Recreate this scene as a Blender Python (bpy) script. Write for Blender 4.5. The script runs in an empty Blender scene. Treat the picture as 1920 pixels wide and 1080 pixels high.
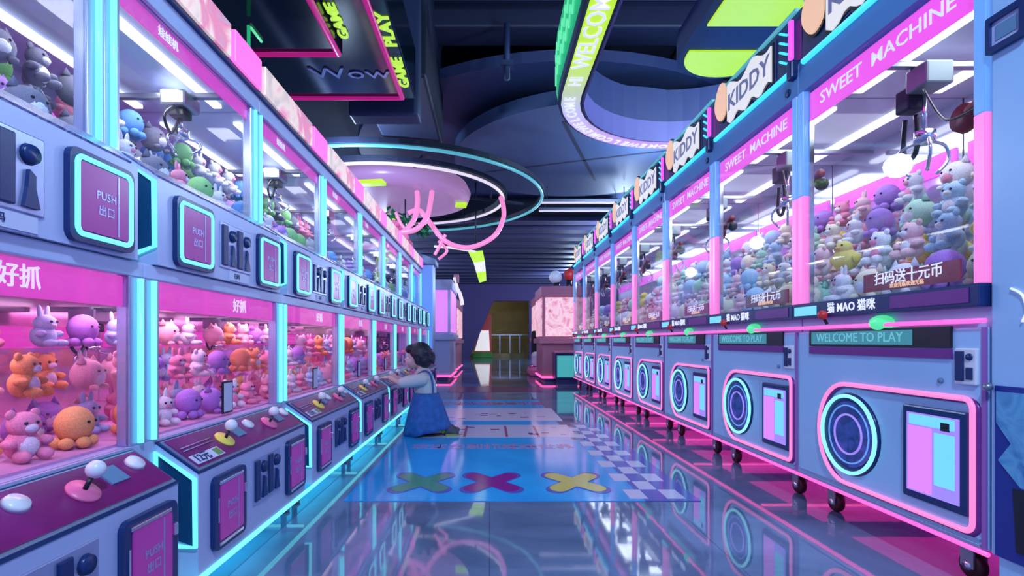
import bpy, bmesh, math, random
from mathutils import Vector, Matrix
random.seed(7)
C = bpy.context.scene.collection
SC = bpy.context.scene
PI = math.pi
# ------------------------------------------------------------------ camera
H = 0.72                      # eye height
F = 980.0                     # focal length in pixels of a 1920 frame
cam_d = bpy.data.cameras.new('camera')
cam = bpy.data.objects.new('camera', cam_d); C.objects.link(cam)
cam.location = (0, 0, H); cam.rotation_euler = (PI/2, 0, 0)
cam_d.sensor_width = 36; cam_d.lens = 36*F/1920
cam_d.shift_x = 42/1920; cam_d.shift_y = 100/1920
cam_d.clip_start = 0.02
SC.camera = cam
SC.view_settings.view_transform = 'Standard'; SC.view_settings.look = 'None'
SC.view_settings.gamma = 1; SC.view_settings.exposure = 0.12
SC.cycles.transparent_max_bounces = 16
SC.cycles.max_bounces = 4; SC.cycles.diffuse_bounces = 2; SC.cycles.glossy_bounces = 3; SC.cycles.adaptive_threshold = 0.025
SC.cycles.sample_clamp_indirect = 4
# ------------------------------------------------------------------ world
W = bpy.data.worlds.new('world'); SC.world = W; W.use_nodes = True
bg = W.node_tree.nodes['Background']
bg.inputs[0].default_value = (0.20, 0.30, 0.80, 1); bg.inputs[1].default_value = 0.9
# ------------------------------------------------------------------ added fill points over the hall, without fixtures; side room lamp
def point(name, loc, power, col, r=0.05):
    d = bpy.data.lights.new(name, 'POINT'); d.energy = power; d.color = col; d.shadow_soft_size = r
    o = bpy.data.objects.new(name, d); o.location = loc; C.objects.link(o); return o
FILL_LIGHTS = [(0.3, -0.5, 2.9, 260), (-1.6, 1.3, 2.75, 160), (2.3, 1.6, 2.75, 160), (-1.6, 3.6, 2.75, 150), (2.3, 3.9, 2.75, 160), (-1.6, 5.6, 2.6, 135), (2.3, 6.6, 2.75, 150), (-2.6, 10.5, 2.7, 180), (2.7, 10.5, 2.7, 180), (-3.0, 15.0, 2.7, 260), (3.0, 18.0, 2.7, 340)]
for lx, ly, lz, lw in FILL_LIGHTS:
    point('fill_light', (lx, ly, lz), lw, (0.52, 0.71, 1.0), 0.12)  # unseen point lights added to brighten the machines and aisle
point('side_room_lamp', (-1.8, 24.0, 2.8), 90, (1.0, 0.9, 0.55), 0.1)

# ------------------------------------------------------------------ materials
def nodes(name):
    m = bpy.data.materials.new(name); m.use_nodes = True
    return m, m.node_tree.nodes, m.node_tree.links
def mat(name, col, rough=0.45, metal=0.0, noise=0.0, nscale=8.0, coat=0.0, spec=0.5):
    m, n, l = nodes(name); b = n['Principled BSDF']
    b.inputs['Base Color'].default_value = (*col, 1); b.inputs['Roughness'].default_value = rough
    b.inputs['Metallic'].default_value = metal; b.inputs['Coat Weight'].default_value = coat
    b.inputs['Specular IOR Level'].default_value = spec
    if noise:
        t = n.new('ShaderNodeTexNoise'); t.inputs['Scale'].default_value = nscale; t.inputs['Detail'].default_value = 4
        tc = n.new('ShaderNodeTexCoord'); l.new(tc.outputs['Object'], t.inputs['Vector'])
        r = n.new('ShaderNodeValToRGB')
        r.color_ramp.elements[0].position = .3; r.color_ramp.elements[1].position = .7
        r.color_ramp.elements[0].color = (*[c*(1-noise) for c in col], 1)
        r.color_ramp.elements[1].color = (*[min(1, c*(1+noise)) for c in col], 1)
        l.new(t.outputs['Fac'], r.inputs[0]); l.new(r.outputs[0], b.inputs['Base Color'])
    return m
def glow(name, col, s):
    m, n, l = nodes(name); b = n['Principled BSDF']
    b.inputs['Base Color'].default_value = (*[c*.5 for c in col], 1); b.inputs['Roughness'].default_value = .3
    b.inputs['Emission Color'].default_value = (*col, 1); b.inputs['Emission Strength'].default_value = s
    return m
def glass(name, tint=(0.96, 0.98, 1.0), rough=0.02):
    m, n, l = nodes(name); n.remove(n['Principled BSDF'])
    tr = n.new('ShaderNodeBsdfTransparent'); tr.inputs[0].default_value = (*tint, 1)
    gl = n.new('ShaderNodeBsdfGlossy'); gl.inputs['Roughness'].default_value = rough
    fr = n.new('ShaderNodeLayerWeight'); pw = n.new('ShaderNodeMath'); pw.operation = 'POWER'; pw.inputs[1].default_value = 5
    ma = n.new('ShaderNodeMath'); ma.operation = 'MULTIPLY_ADD'; ma.inputs[1].default_value = .55; ma.inputs[2].default_value = .025
    l.new(fr.outputs['Facing'], pw.inputs[0]); l.new(pw.outputs[0], ma.inputs[0])
    mx = n.new('ShaderNodeMixShader'); l.new(ma.outputs[0], mx.inputs[0]); l.new(tr.outputs[0], mx.inputs[1]); l.new(gl.outputs[0], mx.inputs[2])
    l.new(mx.outputs[0], n['Material Output'].inputs[0]); return m
M = {}
M['body_l'] = mat('lavender_enamel', (0.46, 0.52, 0.80), .32, noise=.04, nscale=3)
M['body_r'] = mat('pale_blue_enamel', (0.38, 0.62, 0.92), .30, noise=.06, nscale=2)
M['beam'] = mat('blue_enamel', (0.10, 0.28, 0.62), .3)
M['edge'] = mat('brushed_silver_blue', (0.42, 0.48, 0.72), .3, .6)
M['navy'] = mat('navy_plastic', (0.008, 0.03, 0.14), .3)
M['teal_dark'] = mat('dark_teal_plastic', (0.004, 0.06, 0.16), .25)
M['black'] = mat('black_plastic', (0.008, 0.008, 0.02), .35)
M['plum'] = mat('plum_acrylic', (0.22, 0.012, 0.16), .22, noise=.3, nscale=5)
M['plum_glow'] = glow('plum_backlit_acrylic', (0.24, 0.025, 0.28), .6)
M['plum_bar'] = mat('plum_plastic', (0.2, 0.03, 0.25), .3)
M['chrome'] = mat('chrome', (0.75, 0.78, 0.85), .15, 1.0)
M['steel'] = mat('dull_steel', (0.32, 0.34, 0.42), .35, .8)
M['white'] = mat('white_plastic', (0.8, 0.82, 0.9), .3)
M['paper'] = mat('white_paper', (0.62, 0.64, 0.85), .6)
M['grey'] = mat('grey_blue_plastic', (0.12, 0.25, 0.42), .4)
M['yellow'] = mat('yellow_plastic', (0.9, 0.75, 0.12), .35)
M['red'] = mat('red_plastic', (0.7, 0.04, 0.04), .35)
M['pinkp'] = mat('pink_plastic', (0.8, 0.15, 0.35), .35)
M['green_dome'] = glow('green_lit_dome', (0.1, 0.8, 0.35), .8)
M['cyan'] = glow('cyan_neon', (0.16, 0.80, 0.86), 1.35)
M['cyan_side'] = glow('aqua_neon', (0.14, 0.80, 0.80), 1.2)
M['cyan_pale'] = glow('pale_cyan_neon', (0.24, 0.74, 0.82), 1.15)
M['cyan_top'] = glow('sky_blue_neon', (0.05, 0.62, 0.92), 1.2)
M['pink'] = glow('pink_neon', (1.0, 0.10, 0.42), 1.5)
M['pink_soft'] = glow('soft_pink_neon', (0.85, 0.22, 0.52), 1.0)
M['magenta'] = glow('magenta_neon', (0.85, 0.08, 0.85), 1.15)
M['mag_panel'] = glow('magenta_lightbox', (0.55, 0.05, 0.42), 1.0)
M['mag_bright'] = glow('bright_magenta_lightbox', (0.80, 0.09, 0.66), 1.0)
M['post_blue'] = glow('blue_lit_diffuser', (0.13, 0.33, 0.80), .75)
M['post_pink'] = glow('pink_lit_diffuser', (0.85, 0.20, 0.58), .9)
M['lampwhite'] = glow('white_light_bar', (0.95, 0.93, 1.0), 1.15)
M['textwhite'] = glow('white_lit_lettering', (0.72, 0.76, 0.95), .85)
M['lcd'] = glow('teal_lcd', (0.04, 0.22, 0.28), .8)
M['lcdtext'] = glow('pale_lcd_digits', (0.12, 0.42, 0.48), .9)
M['scr_v'] = glow('violet_screen', (0.32, 0.22, 0.80), .9)
M['scr_p'] = glow('pink_screen_area', (0.62, 0.20, 0.75), 1.0)
M['scr_c'] = glow('cyan_screen_area', (0.15, 0.55, 0.75), 1.0)
M['peach'] = glow('peach_lit_acrylic', (0.85, 0.52, 0.35), .8)
M['cream'] = glow('cream_lit_acrylic', (0.72, 0.70, 0.72), .85)
M['hotpink'] = glow('hot_pink_lightbox', (0.90, 0.16, 0.62), 1.0)
M['lime'] = glow('lime_lit_acrylic', (0.42, 0.72, 0.02), .95)
M['limetext'] = glow('lime_lettering', (0.42, 0.72, 0.06), 1.0)
M['greenled'] = glow('green_led', (0.02, 0.42, 0.18), .9)
M['greenled2'] = glow('pale_green_led', (0.12, 0.70, 0.35), 1.0)
M['tealneon'] = glow('teal_ring_neon', (0.08, 0.34, 0.42), .9)
M['whiteneon'] = glow('white_ring_neon', (0.62, 0.55, 0.68), 1.0)
M['rosetube'] = glow('rose_tube', (0.78, 0.22, 0.48), .85)
M['darkmag'] = glow('dim_magenta_neon', (0.38, 0.01, 0.18), .9)
M['indigo'] = mat('indigo_ceiling_panel', (0.022, 0.036, 0.105), .6)
M['cloud'] = mat('slate_ceiling_panel', (0.045, 0.075, 0.165), .6)
M['lilac'] = mat('lilac_soffit', (0.11, 0.10, 0.26), .55)
M['duct'] = mat('navy_duct', (0.006, 0.010, 0.034), .6)
M['rubber'] = mat('dark_red_rubber', (0.05, 0.003, 0.015), .5)
M['glass'] = glass('clear_glass')
M['glass_l'] = glass('pink_tinted_glass', (1.0, 0.93, 0.98))
def mirror(name, col, rough, metal=.75):
    return mat(name, col, rough, metal)
M['mirror'] = mirror('mirrored_back', (0.74, 0.76, 0.88), .10)
M['mirror_p'] = mirror('pink_mirrored_back', (0.86, 0.55, 0.78), .12)
M['inner'] = mat('white_interior', (0.52, 0.56, 0.70), .45)
M['inner_p'] = mat('pink_interior', (0.72, 0.36, 0.62), .4)
def pattern(name, cols, scale, emis=0.0, rough=.3, detail=3, dist=1.0):
    m, n, l = nodes(name); b = n['Principled BSDF']; b.inputs['Roughness'].default_value = rough
    t = n.new('ShaderNodeTexNoise'); t.inputs['Scale'].default_value = scale; t.inputs['Detail'].default_value = detail
    t.inputs['Distortion'].default_value = dist
    tc = n.new('ShaderNodeTexCoord'); l.new(tc.outputs['Object'], t.inputs['Vector'])
    r = n.new('ShaderNodeValToRGB'); cr = r.color_ramp
    while len(cr.elements) < len(cols): cr.elements.new(.5)
    for i, c in enumerate(cols):
        cr.elements[i].position = .3 + .4*i/(len(cols)-1); cr.elements[i].color = (*c, 1)
    l.new(t.outputs['Fac'], r.inputs[0]); l.new(r.outputs[0], b.inputs['Base Color'])
    if emis: l.new(r.outputs[0], b.inputs['Emission Color']); b.inputs['Emission Strength'].default_value = emis
    return m
M['marquee'] = pattern('printed_marquee', [(0.55, 0.45, 0.42), (0.8, 0.62, 0.55), (0.75, 0.22, 0.35), (0.45, 0.35, 0.45)], 5, .65)
M['silverprint'] = pattern('silver_patterned_ledge', [(0.04, 0.06, 0.20), (0.26, 0.28, 0.52), (0.10, 0.07, 0.24), (0.5, 0.65, 0.85)], 22, 0, .2, 5, 2)
M['porthole'] = pattern('dark_porthole_print', [(0.01, 0.05, 0.20), (0.05, 0.08, 0.40), (0.14, 0.08, 0.35)], 9, .5, .15)
M['fascia_pink'] = pattern('pink_red_cabinet_print', [(0.75, 0.25, 0.35), (0.9, 0.6, 0.65), (0.6, 0.12, 0.2)], 6, .7)

# floor material: polished stone tiles
def floor_mat():
    m, n, l = nodes('polished_slate_tiles'); b = n['Principled BSDF']
    tc = n.new('ShaderNodeTexCoord')
    t = n.new('ShaderNodeTexNoise'); t.inputs['Scale'].default_value = 1.6; t.inputs['Detail'].default_value = 8; t.inputs['Distortion'].default_value = 1.4
    l.new(tc.outputs['Object'], t.inputs['Vector'])
    r = n.new('ShaderNodeValToRGB'); r.color_ramp.elements[0].position = .35; r.color_ramp.elements[1].position = .72
    r.color_ramp.elements[0].color = (0.09, 0.15, 0.27, 1); r.color_ramp.elements[1].color = (0.21, 0.30, 0.50, 1)
    l.new(t.outputs['Fac'], r.inputs[0])
    br = n.new('ShaderNodeTexBrick'); br.inputs['Scale'].default_value = 1.0; br.offset = 0
    br.inputs['Mortar Size'].default_value = .0015; br.inputs['Brick Width'].default_value = .8; br.inputs['Row Height'].default_value = .8
    br.inputs['Mortar'].default_value = (0.05, 0.08, 0.16, 1)
    l.new(tc.outputs['Object'], br.inputs['Vector']); l.new(r.outputs[0], br.inputs['Color1']); l.new(r.outputs[0], br.inputs['Color2'])
    l.new(br.outputs['Color'], b.inputs['Base Color'])
    t2 = n.new('ShaderNodeTexNoise'); t2.inputs['Scale'].default_value = 5; t2.inputs['Detail'].default_value = 3
    l.new(tc.outputs['Object'], t2.inputs['Vector'])
    mr = n.new('ShaderNodeMapRange'); mr.inputs['To Min'].default_value = .015; mr.inputs['To Max'].default_value = .07
    l.new(t2.outputs['Fac'], mr.inputs['Value']); l.new(mr.outputs[0], b.inputs['Roughness'])
    bp = n.new('ShaderNodeBump'); bp.inputs['Strength'].default_value = .015; bp.inputs['Distance'].default_value = .02
    l.new(t2.outputs['Fac'], bp.inputs['Height']); l.new(bp.outputs[0], b.inputs['Normal'])
    b.inputs['IOR'].default_value = 2.0
    return m
M['floor'] = floor_mat()

# ------------------------------------------------------------------ mesh builder
class MB:
    def __init__(s): s.v = []; s.f = []; s.mi = []; s.mats = []; s.sm = []
    def m(s, mt):
        if mt not in s.mats: s.mats.append(mt)
        return s.mats.index(mt)
    def add(s, vs, fs, mt, smooth=False, mtx=None):
        o = len(s.v); k = s.m(mt)
        for p in vs:
            p = Vector(p)
            if mtx is not None: p = mtx @ p
            s.v.append(tuple(p))
        for f in fs: s.f.append([i+o for i in f]); s.mi.append(k); s.sm.append(smooth)
        return s
    def box(s, x0, x1, y0, y1, z0, z1, mt, bev=0.0, mtx=None):
        x0, x1 = sorted((x0, x1)); y0, y1 = sorted((y0, y1)); z0, z1 = sorted((z0, z1))
        if bev <= 0:
            vs = [(x, y, z) for x in (x0, x1) for y in (y0, y1) for z in (z0, z1)]
            return s.add(vs, [(0, 1, 3, 2), (4, 6, 7, 5), (0, 4, 5, 1), (2, 3, 7, 6), (0, 2, 6, 4), (1, 5, 7, 3)], mt, False, mtx)
        bm = bmesh.new(); bmesh.ops.create_cube(bm, size=1)
        for v in bm.verts:
            v.co = Vector(((x0+x1)/2+v.co.x*(x1-x0), (y0+y1)/2+v.co.y*(y1-y0), (z0+z1)/2+v.co.z*(z1-z0)))
        bmesh.ops.bevel(bm, geom=bm.edges[:], offset=min(bev, .45*min(x1-x0, y1-y0, z1-z0)), segments=2, profile=.5, affect='EDGES')
        bm.verts.index_update(); vs = [v.co.copy() for v in bm.verts]; fs = [[v.index for v in f.verts] for f in bm.faces]; bm.free()
        return s.add(vs, fs, mt, False, mtx)
    def prism(s, pts, axis, a0, a1, mt, mtx=None):
        # pts: 2-D polygon; axis 'y': pts=(x,z); 'x': pts=(y,z); 'z': pts=(x,y)
        def P(p, a): return {'y': (p[0], a, p[1]), 'x': (a, p[0], p[1]), 'z': (p[0], p[1], a)}[axis]
        n = len(pts); vs = [P(p, a0) for p in pts]+[P(p, a1) for p in pts]
        fs = [list(range(n))[::-1], list(range(n, 2*n))]+[(i, (i+1) % n, n+(i+1) % n, n+i) for i in range(n)]
        return s.add(vs, fs, mt, False, mtx)
    def ring(s, outer, inner, axis, a0, a1, mt, mtx=None):
        def P(p, a): return {'y': (p[0], a, p[1]), 'x': (a, p[0], p[1]), 'z': (p[0], p[1], a)}[axis]
        n = len(outer); vs = [P(p, a) for a in (a0, a1) for q in (outer, inner) for p in q]; fs = []
        for i in range(n):
            j = (i+1) % n
            fs += [(i, j, n+j, n+i), (2*n+i, 3*n+i, 3*n+j, 2*n+j), (i, 2*n+i, 2*n+j, j), (n+i, n+j, 3*n+j, 3*n+i)]
        return s.add(vs, fs, mt, False, mtx)
    def tube(s, path, r, mt, n=8, closed=False, mtx=None):
        P = [Vector(p) for p in path]; K = len(P); vs = []; fs = []
        rr = r if isinstance(r, (list, tuple)) else [r]*K
        for i in range(K):
            if closed: t = (P[(i+1) % K]-P[i-1])
            else: t = P[min(i+1, K-1)]-P[max(i-1, 0)]
            t.normalize()
            up = Vector((0, 0, 1)) if abs(t.z) < .9 else Vector((0, 1, 0))
            if i == 0: a = t.cross(up).normalized()
            else: a = (a-t*a.dot(t)).normalized()
            b = t.cross(a)
            for k in range(n): vs.append(P[i]+(a*math.cos(2*PI*k/n)+b*math.sin(2*PI*k/n))*rr[i])
        for i in range(K if closed else K-1):
            j = (i+1) % K
            for k in range(n): fs.append((i*n+k, i*n+(k+1) % n, j*n+(k+1) % n, j*n+k))
        if not closed: fs += [list(range(n))[::-1], [(K-1)*n+k for k in range(n)]]
        return s.add(vs, fs, mt, True, mtx)
    def ball(s, c, r, mt, seg=12, rings=8, mtx=None, rot=None):
        r = r if isinstance(r, (tuple, list)) else (r, r, r); c = Vector(c); vs = []; fs = []
        R = rot or Matrix.Identity(3)
        vs.append(c+R @ Vector((0, 0, r[2])))
        for i in range(1, rings):
            a = PI*i/rings
            for k in range(seg):
                b = 2*PI*k/seg; vs.append(c+R @ Vector((r[0]*math.sin(a)*math.cos(b), r[1]*math.sin(a)*math.sin(b), r[2]*math.cos(a))))
        vs.append(c+R @ Vector((0, 0, -r[2]))); L = len(vs)-1
        for k in range(seg):
            fs.append((0, 1+k, 1+(k+1) % seg)); fs.append((L, L-seg+(k+1) % seg, L-seg+k))
            for i in range(rings-2):
                o = 1+i*seg; fs.append((o+k, o+seg+k, o+seg+(k+1) % seg, o+(k+1) % seg))
        return s.add(vs, fs, mt, True, mtx)
    def lathe(s, prof, c, mt, seg=24, axis='z', mtx=None):
        vs = []; fs = []; n = len(prof)
        for k in range(seg):
            a = 2*PI*k/seg
            for (r, h) in prof:
                x, y = r*math.cos(a), r*math.sin(a)
                p = {'z': (x, y, h), 'x': (h, x, y), 'y': (x, h, y)}[axis]
                vs.append((c[0]+p[0], c[1]+p[1], c[2]+p[2]))
        for k in range(seg):
            j = (k+1) % seg
            for i in range(n-1): fs.append((k*n+i, j*n+i, j*n+i+1, k*n+i+1))
        if prof[0][0] > 1e-4: fs.append([k*n for k in range(seg)][::-1])
        if prof[-1][0] > 1e-4: fs.append([k*n+n-1 for k in range(seg)])
        return s.add(vs, fs, mt, True, mtx)
    def text(s, body, size, mt, mtx, bold=0.0, depth=0.002, aspect=1.0):
        vs, fs, w = text_mesh(body, bold)
        k = size
        T = mtx @ Matrix.Diagonal((k*aspect, k, 1, 1))
        s.add([(x, y, z*depth) for x, y, z in vs], fs, mt, False, T); return w*k*aspect
    def build(s, name, parent=None, off=(0, 0, 0), fix=True):
        me = bpy.data.meshes.new(name)
        me.from_pydata([(x-off[0], y-off[1], z-off[2]) for x, y, z in s.v], [], s.f)
        for mt in s.mats: me.materials.append(M[mt] if isinstance(mt, str) else mt)
        me.polygons.foreach_set('material_index', s.mi); me.polygons.foreach_set('use_smooth', s.sm)
        if fix:
            bm = bmesh.new(); bm.from_mesh(me); bmesh.ops.recalc_face_normals(bm, faces=bm.faces[:]); bm.to_mesh(me); bm.free()
        me.update()
        o = bpy.data.objects.new(name, me); C.objects.link(o)
        if parent: o.parent = parent
        return o
_tc = {}
def text_mesh(body, bold):
    key = (body, bold)
    if key in _tc: return _tc[key]
    cu = bpy.data.curves.new('lettering', 'FONT'); cu.body = body; cu.size = 1; cu.offset = bold; cu.extrude = .5
    cu.resolution_u = 2; cu.align_x = 'CENTER'; cu.align_y = 'CENTER'
    o = bpy.data.objects.new('lettering', cu); C.objects.link(o)
    dg = bpy.context.evaluated_depsgraph_get(); me = bpy.data.meshes.new_from_object(o.evaluated_get(dg))
    vs = [tuple(v.co) for v in me.vertices]; fs = [list(p.vertices) for p in me.polygons]
    w = (max(v[0] for v in vs)-min(v[0] for v in vs)) if vs else 0
    bpy.data.objects.remove(o); bpy.data.curves.remove(cu); bpy.data.meshes.remove(me)
    _tc[key] = (vs, fs, w); return _tc[key]
def frame_mtx(origin, right, up):
    r = Vector(right).normalized(); u = Vector(up).normalized(); n = r.cross(u)
    m = Matrix((r, u, n)).transposed().to_4x4(); m.translation = Vector(origin); return m
def rrect(a0, a1, b0, b1, r, n=5):
    pts = []
    for cx, cy, st in ((a1-r, b1-r, 0), (a0+r, b1-r, 1), (a0+r, b0+r, 2), (a1-r, b0+r, 3)):
        for i in range(n+1):
            t = PI/2*(st+i/n); pts.append((cx+r*math.cos(t), cy+r*math.sin(t)))
    return pts
def thing(name, label, cat, loc=(0, 0, 0), group=None):
    o = bpy.data.objects.new(name, None); o.empty_display_size = .1; C.objects.link(o); o.location = loc
    o['label'] = label; o['category'] = cat
    if group: o['group'] = group
    return o
def tag(o, label, cat, group=None, kind=None):
    o['label'] = label; o['category'] = cat
    if group: o['group'] = group
    if kind: o['kind'] = kind
    return o
def struct(o): o['kind'] = 'structure'; return o
def copy_tree(o, parent=None):
    c = o.copy(); C.objects.link(c); c.parent = parent
    for ch in o.children: copy_tree(ch, c)
    return c
def px(x, y, h):          # place on a horizontal plane of height h seen at that spot of the frame
    d = F*(h-H)/(640-y); return ((x-918)*d/F, d)

# ------------------------------------------------------------------ structure: floor, walls, ceiling
b = MB(); b.box(-7, 7, -3, 27.5, -.1, 0, 'floor'); struct(b.build('floor'))
M['wallpurple'] = mat('dark_purple_wall', (0.075, 0.045, 0.18), .7)
M['wallnavy'] = mat('navy_wall', (0.02, 0.03, 0.10), .8)
M['ceil'] = mat('black_navy_ceiling', (0.006, 0.009, 0.03), .9)
M['tan'] = mat('olive_tan_plaster', (0.35, 0.28, 0.14), .7, noise=.15, nscale=2)
b = MB(); b.box(-7, 7, -1.2, 27.5, 4.4, 4.5, 'ceil'); struct(b.build('ceiling'))
b = MB(); b.box(-7.1, -7, -1.2, 27.5, 0, 4.4, 'wallnavy'); struct(b.build('wall_left'))
b = MB(); b.box(7, 7.1, -1.2, 27.5, 0, 4.4, 'wallnavy'); struct(b.build('wall_right'))
# far wall with a slanted opening, at 22 m
def wx(p, y): return (p-918)*y/F
b = MB(); Y = 22.0
b.prism([(-7, 0), (wx(880, Y), 0), (wx(925, Y), 2.42), (wx(992, Y), 2.42), (wx(992, Y), 0), (7, 0), (7, 4.4), (-7, 4.4)], 'y', Y, Y+.25, 'wallpurple')
struct(b.build('wall_far'))
b = MB(); b.box(-7, 7, 27.3, 27.4, 0, 4.4, 'tan'); struct(b.build('wall_back'))
# the room beyond the opening
r = thing('stair_railing', 'pale metal railing across the tan room beyond the far opening', 'railing', (0.7, 25, 0))
b = MB(); b.box(-1.2, 1.3, -.02, .02, 1.0, 1.06, 'steel'); b.box(-1.2, 1.3, -.02, .02, .1, .14, 'steel'); b.build('rail', r)
for i in range(6):
    b = MB(); b.box(-1.2+.48*i, -1.14+.48*i, -.03, .03, 0, 1.0, 'steel'); b.build('post', r)
b = MB(); b.box(-1.0, 1.9, 24.2, 24.5, 0, .16, 'tan'); tag(b.build('kerb'), 'low tan kerb on the floor beyond the far opening', 'kerb')
M['grass'] = mat('green_planter', (0.08, 0.3, 0.05), .7)
t = thing('standing_banner', 'red and white advertising banner standing in the far opening', 'banner', (wx(908, 23), 23, 0))
b = MB(); b.prism([(-.45, .25), (.32, .25), (.32, 1.9), (.0, 1.9)], 'y', 0, .04, 'red'); b.build('red_panel', t)
b = MB(); b.prism([(-.42, .3), (.25, .3), (.2, 1.2), (-.15, 1.2)], 'y', -.03, -.005, 'cream'); b.build('white_panel', t)
b = MB(); b.box(-.5, .36, -.1, .12, 0, .25, 'grass', .02); b.build('base', t)

# ------------------------------------------------------------------ ceiling things
def disc(name, cx, cy, z0, z1, r, mt, parent=None, seg=64):
    q = MB(); pts = [(cx+r*math.cos(2*PI*i/seg), cy+r*math.sin(2*PI*i/seg)) for i in range(seg)]
    q.prism(pts, 'z', z0, z1, mt); return q.build(name, parent)
def circ(cx, cy, z, r, n=64, a0=0, a1=2*PI):
    return [(cx+r*math.cos(a0+(a1-a0)*i/n), cy+r*math.sin(a0+(a1-a0)*i/n), z) for i in range(n)]
t = thing('ceiling_cloud', 'large round slate-blue ceiling disc with thin dark seams', 'ceiling panel', (1.35, 7.45, 3.3))
disc('panel', 0, 0, 0, .16, 1.85, 'cloud', t)
b = MB(); b.box(-1.82, 1.82, -.02, .02, -.004, .01, 'duct', mtx=Matrix.Rotation(-.35, 4, 'Z')); b.box(-.02, .02, -1.4, 1.0, -.004, .01, 'duct', mtx=Matrix.Rotation(-.35, 4, 'Z')); b.build('seam', t)
for sx, sy in ((-1, -1), (1, -1), (0, 1.3)):
    b = MB(); b.tube([(sx, sy, .16), (sx, sy, 1.1)], .015, 'duct'); b.build('hanger', t)
t = thing('ceiling_cloud', 'darker wide round ceiling disc above and behind the slate one', 'ceiling panel', (.9, 8.3, 3.62))
disc('panel', 0, 0, 0, .12, 2.9, 'indigo', t)
for sx, sy in ((-2, -1), (2, -1), (0, 2)):
    b = MB(); b.tube([(sx, sy, .12), (sx, sy, .78)], .015, 'duct'); b.build('hanger', t)
M['slat'] = mat('dull_mauve_slat', (0.05, 0.045, 0.12), .6)
# louvre baffles further back
for i in range(14):
    y = 10.4+.85*i
    b = MB(); b.box(-2.6, 2.6, y, y+.42, 3.12, 3.2, 'slat'); b.box(-2.6, 2.6, y+.18, y+.24, 3.2, 4.4, 'duct')
    tag(b.build('ceiling_baffle'), 'lilac-grey ceiling slat hung across the back of the hall', 'ceiling slat', 'ceiling slats at the back of the hall')
b = MB(); b.box(-6.5, 6.5, 5.2, 5.55, 3.85, 4.12, 'duct', .02); tag(b.build('ceiling_duct'), 'dark navy duct running across the ceiling near the top edge', 'duct')
b = MB(); b.tube([(-6.5, 5.0, 4.02), (6.5, 5.0, 4.02)], .035, 'indigo'); tag(b.build('ceiling_pipe'), 'thin navy pipe crossing in front of the ceiling duct', 'pipe')
b = MB(); b.tube([(.17, 5.15, 3.3), (.17, 5.15, 3.85)], .03, 'indigo'); b.box(.11, .23, 5.1, 5.2, 3.42, 3.47, 'indigo'); tag(b.build('hanging_rod'), 'short navy rod hanging from the ceiling duct', 'rod')
b = MB(); b.box(-1.2, -.55, 4.5, 6.2, 3.0, 4.4, 'duct', .03); tag(b.build('ceiling_box'), 'boxy dark bulkhead hanging down left of the aisle centre', 'bulkhead')
b = MB(); b.box(-1.15, -.58, 4.25, 4.45, 2.56, 4.4, 'indigo', .02); tag(b.build('hanging_beam'), 'slate hanging beam end behind the black sign with magenta borders', 'beam')
# linear white lamps
for i, (y, x0, x1) in enumerate(((8.55, .84, 2.3), (9.1, .86, 2.3))):
    t = thing('linear_lamp', ['nearer', 'farther'][i]+' of two parallel thin white lamp tubes under the louvre ceiling', 'ceiling light', (0, y, 3.0))
    b = MB(); b.box(x0, x1, -.02, .02, 0, .045, 'steel'); b.build('housing', t)
    b = MB(); b.tube([(x0, 0, -.01), (x1, 0, -.01)], .018, 'whiteneon'); b.build('tube', t)
    for xx in (x0+.1, x1-.1):
        b = MB(); b.tube([(xx, 0, .04), (xx, 0, .25+i*.4)], .006, 'duct'); b.build('hanger', t)

# oval hanging band with WELCOME
M['bandglow'] = None
def band_mat():
    m, n, l = nodes('led_band_gradient'); bb = n['Principled BSDF']; tc = n.new('ShaderNodeTexCoord')
    sx = n.new('ShaderNodeSeparateXYZ'); l.new(tc.outputs['Object'], sx.inputs[0])
    mr = n.new('ShaderNodeMapRange'); mr.inputs['From Min'].default_value = -1.2; mr.inputs['From Max'].default_value = 1.1
    l.new(sx.outputs['Y'], mr.inputs['Value'])
    r = n.new('ShaderNodeValToRGB'); cr = r.color_ramp
    for i, (p, c) in enumerate(((.0, (0.42, 0.70, 0.02)), (.30, (0.45, 0.68, 0.06)), (.50, (0.42, 0.52, 0.30)), (.65, (0.42, 0.42, 0.62)), (1.0, (0.50, 0.25, 0.55)))):
        if i < 2: e = cr.elements[i]; e.position = p
        else: e = cr.elements.new(p)
        e.color = (*c, 1)
    l.new(mr.outputs[0], r.inputs[0]); l.new(r.outputs[0], bb.inputs['Emission Color']); bb.inputs['Emission Strength'].default_value = .95
    l.new(r.outputs[0], bb.inputs['Base Color']); return m
M['bandglow'] = band_mat()
t = thing('welcome_light_band', 'hanging oval light band reading WELCOME with lime underside and green zigzag flank', 'sign', (1.76, 4.2, 2.7))
def stadium(r, L, n=20):      # far end round at +y, straight sides run towards -y
    pts = [(-r*math.cos(PI*i/n), r*math.sin(PI*i/n)) for i in range(n+1)]
    return [(-r, -L)]+[(-r, -L+L*i/6) for i in range(1, 6)]+pts+[(r, -L*i/6) for i in range(1, 7)]
def wall_strip(mb, pts, z0, z1, mt):
    vs = [(x, y, z) for x, y in pts for z in (z0, z1)]
    mb.add(vs, [(2*i, 2*i+2, 2*i+3, 2*i+1) for i in range(len(pts)-1)], mt)
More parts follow.
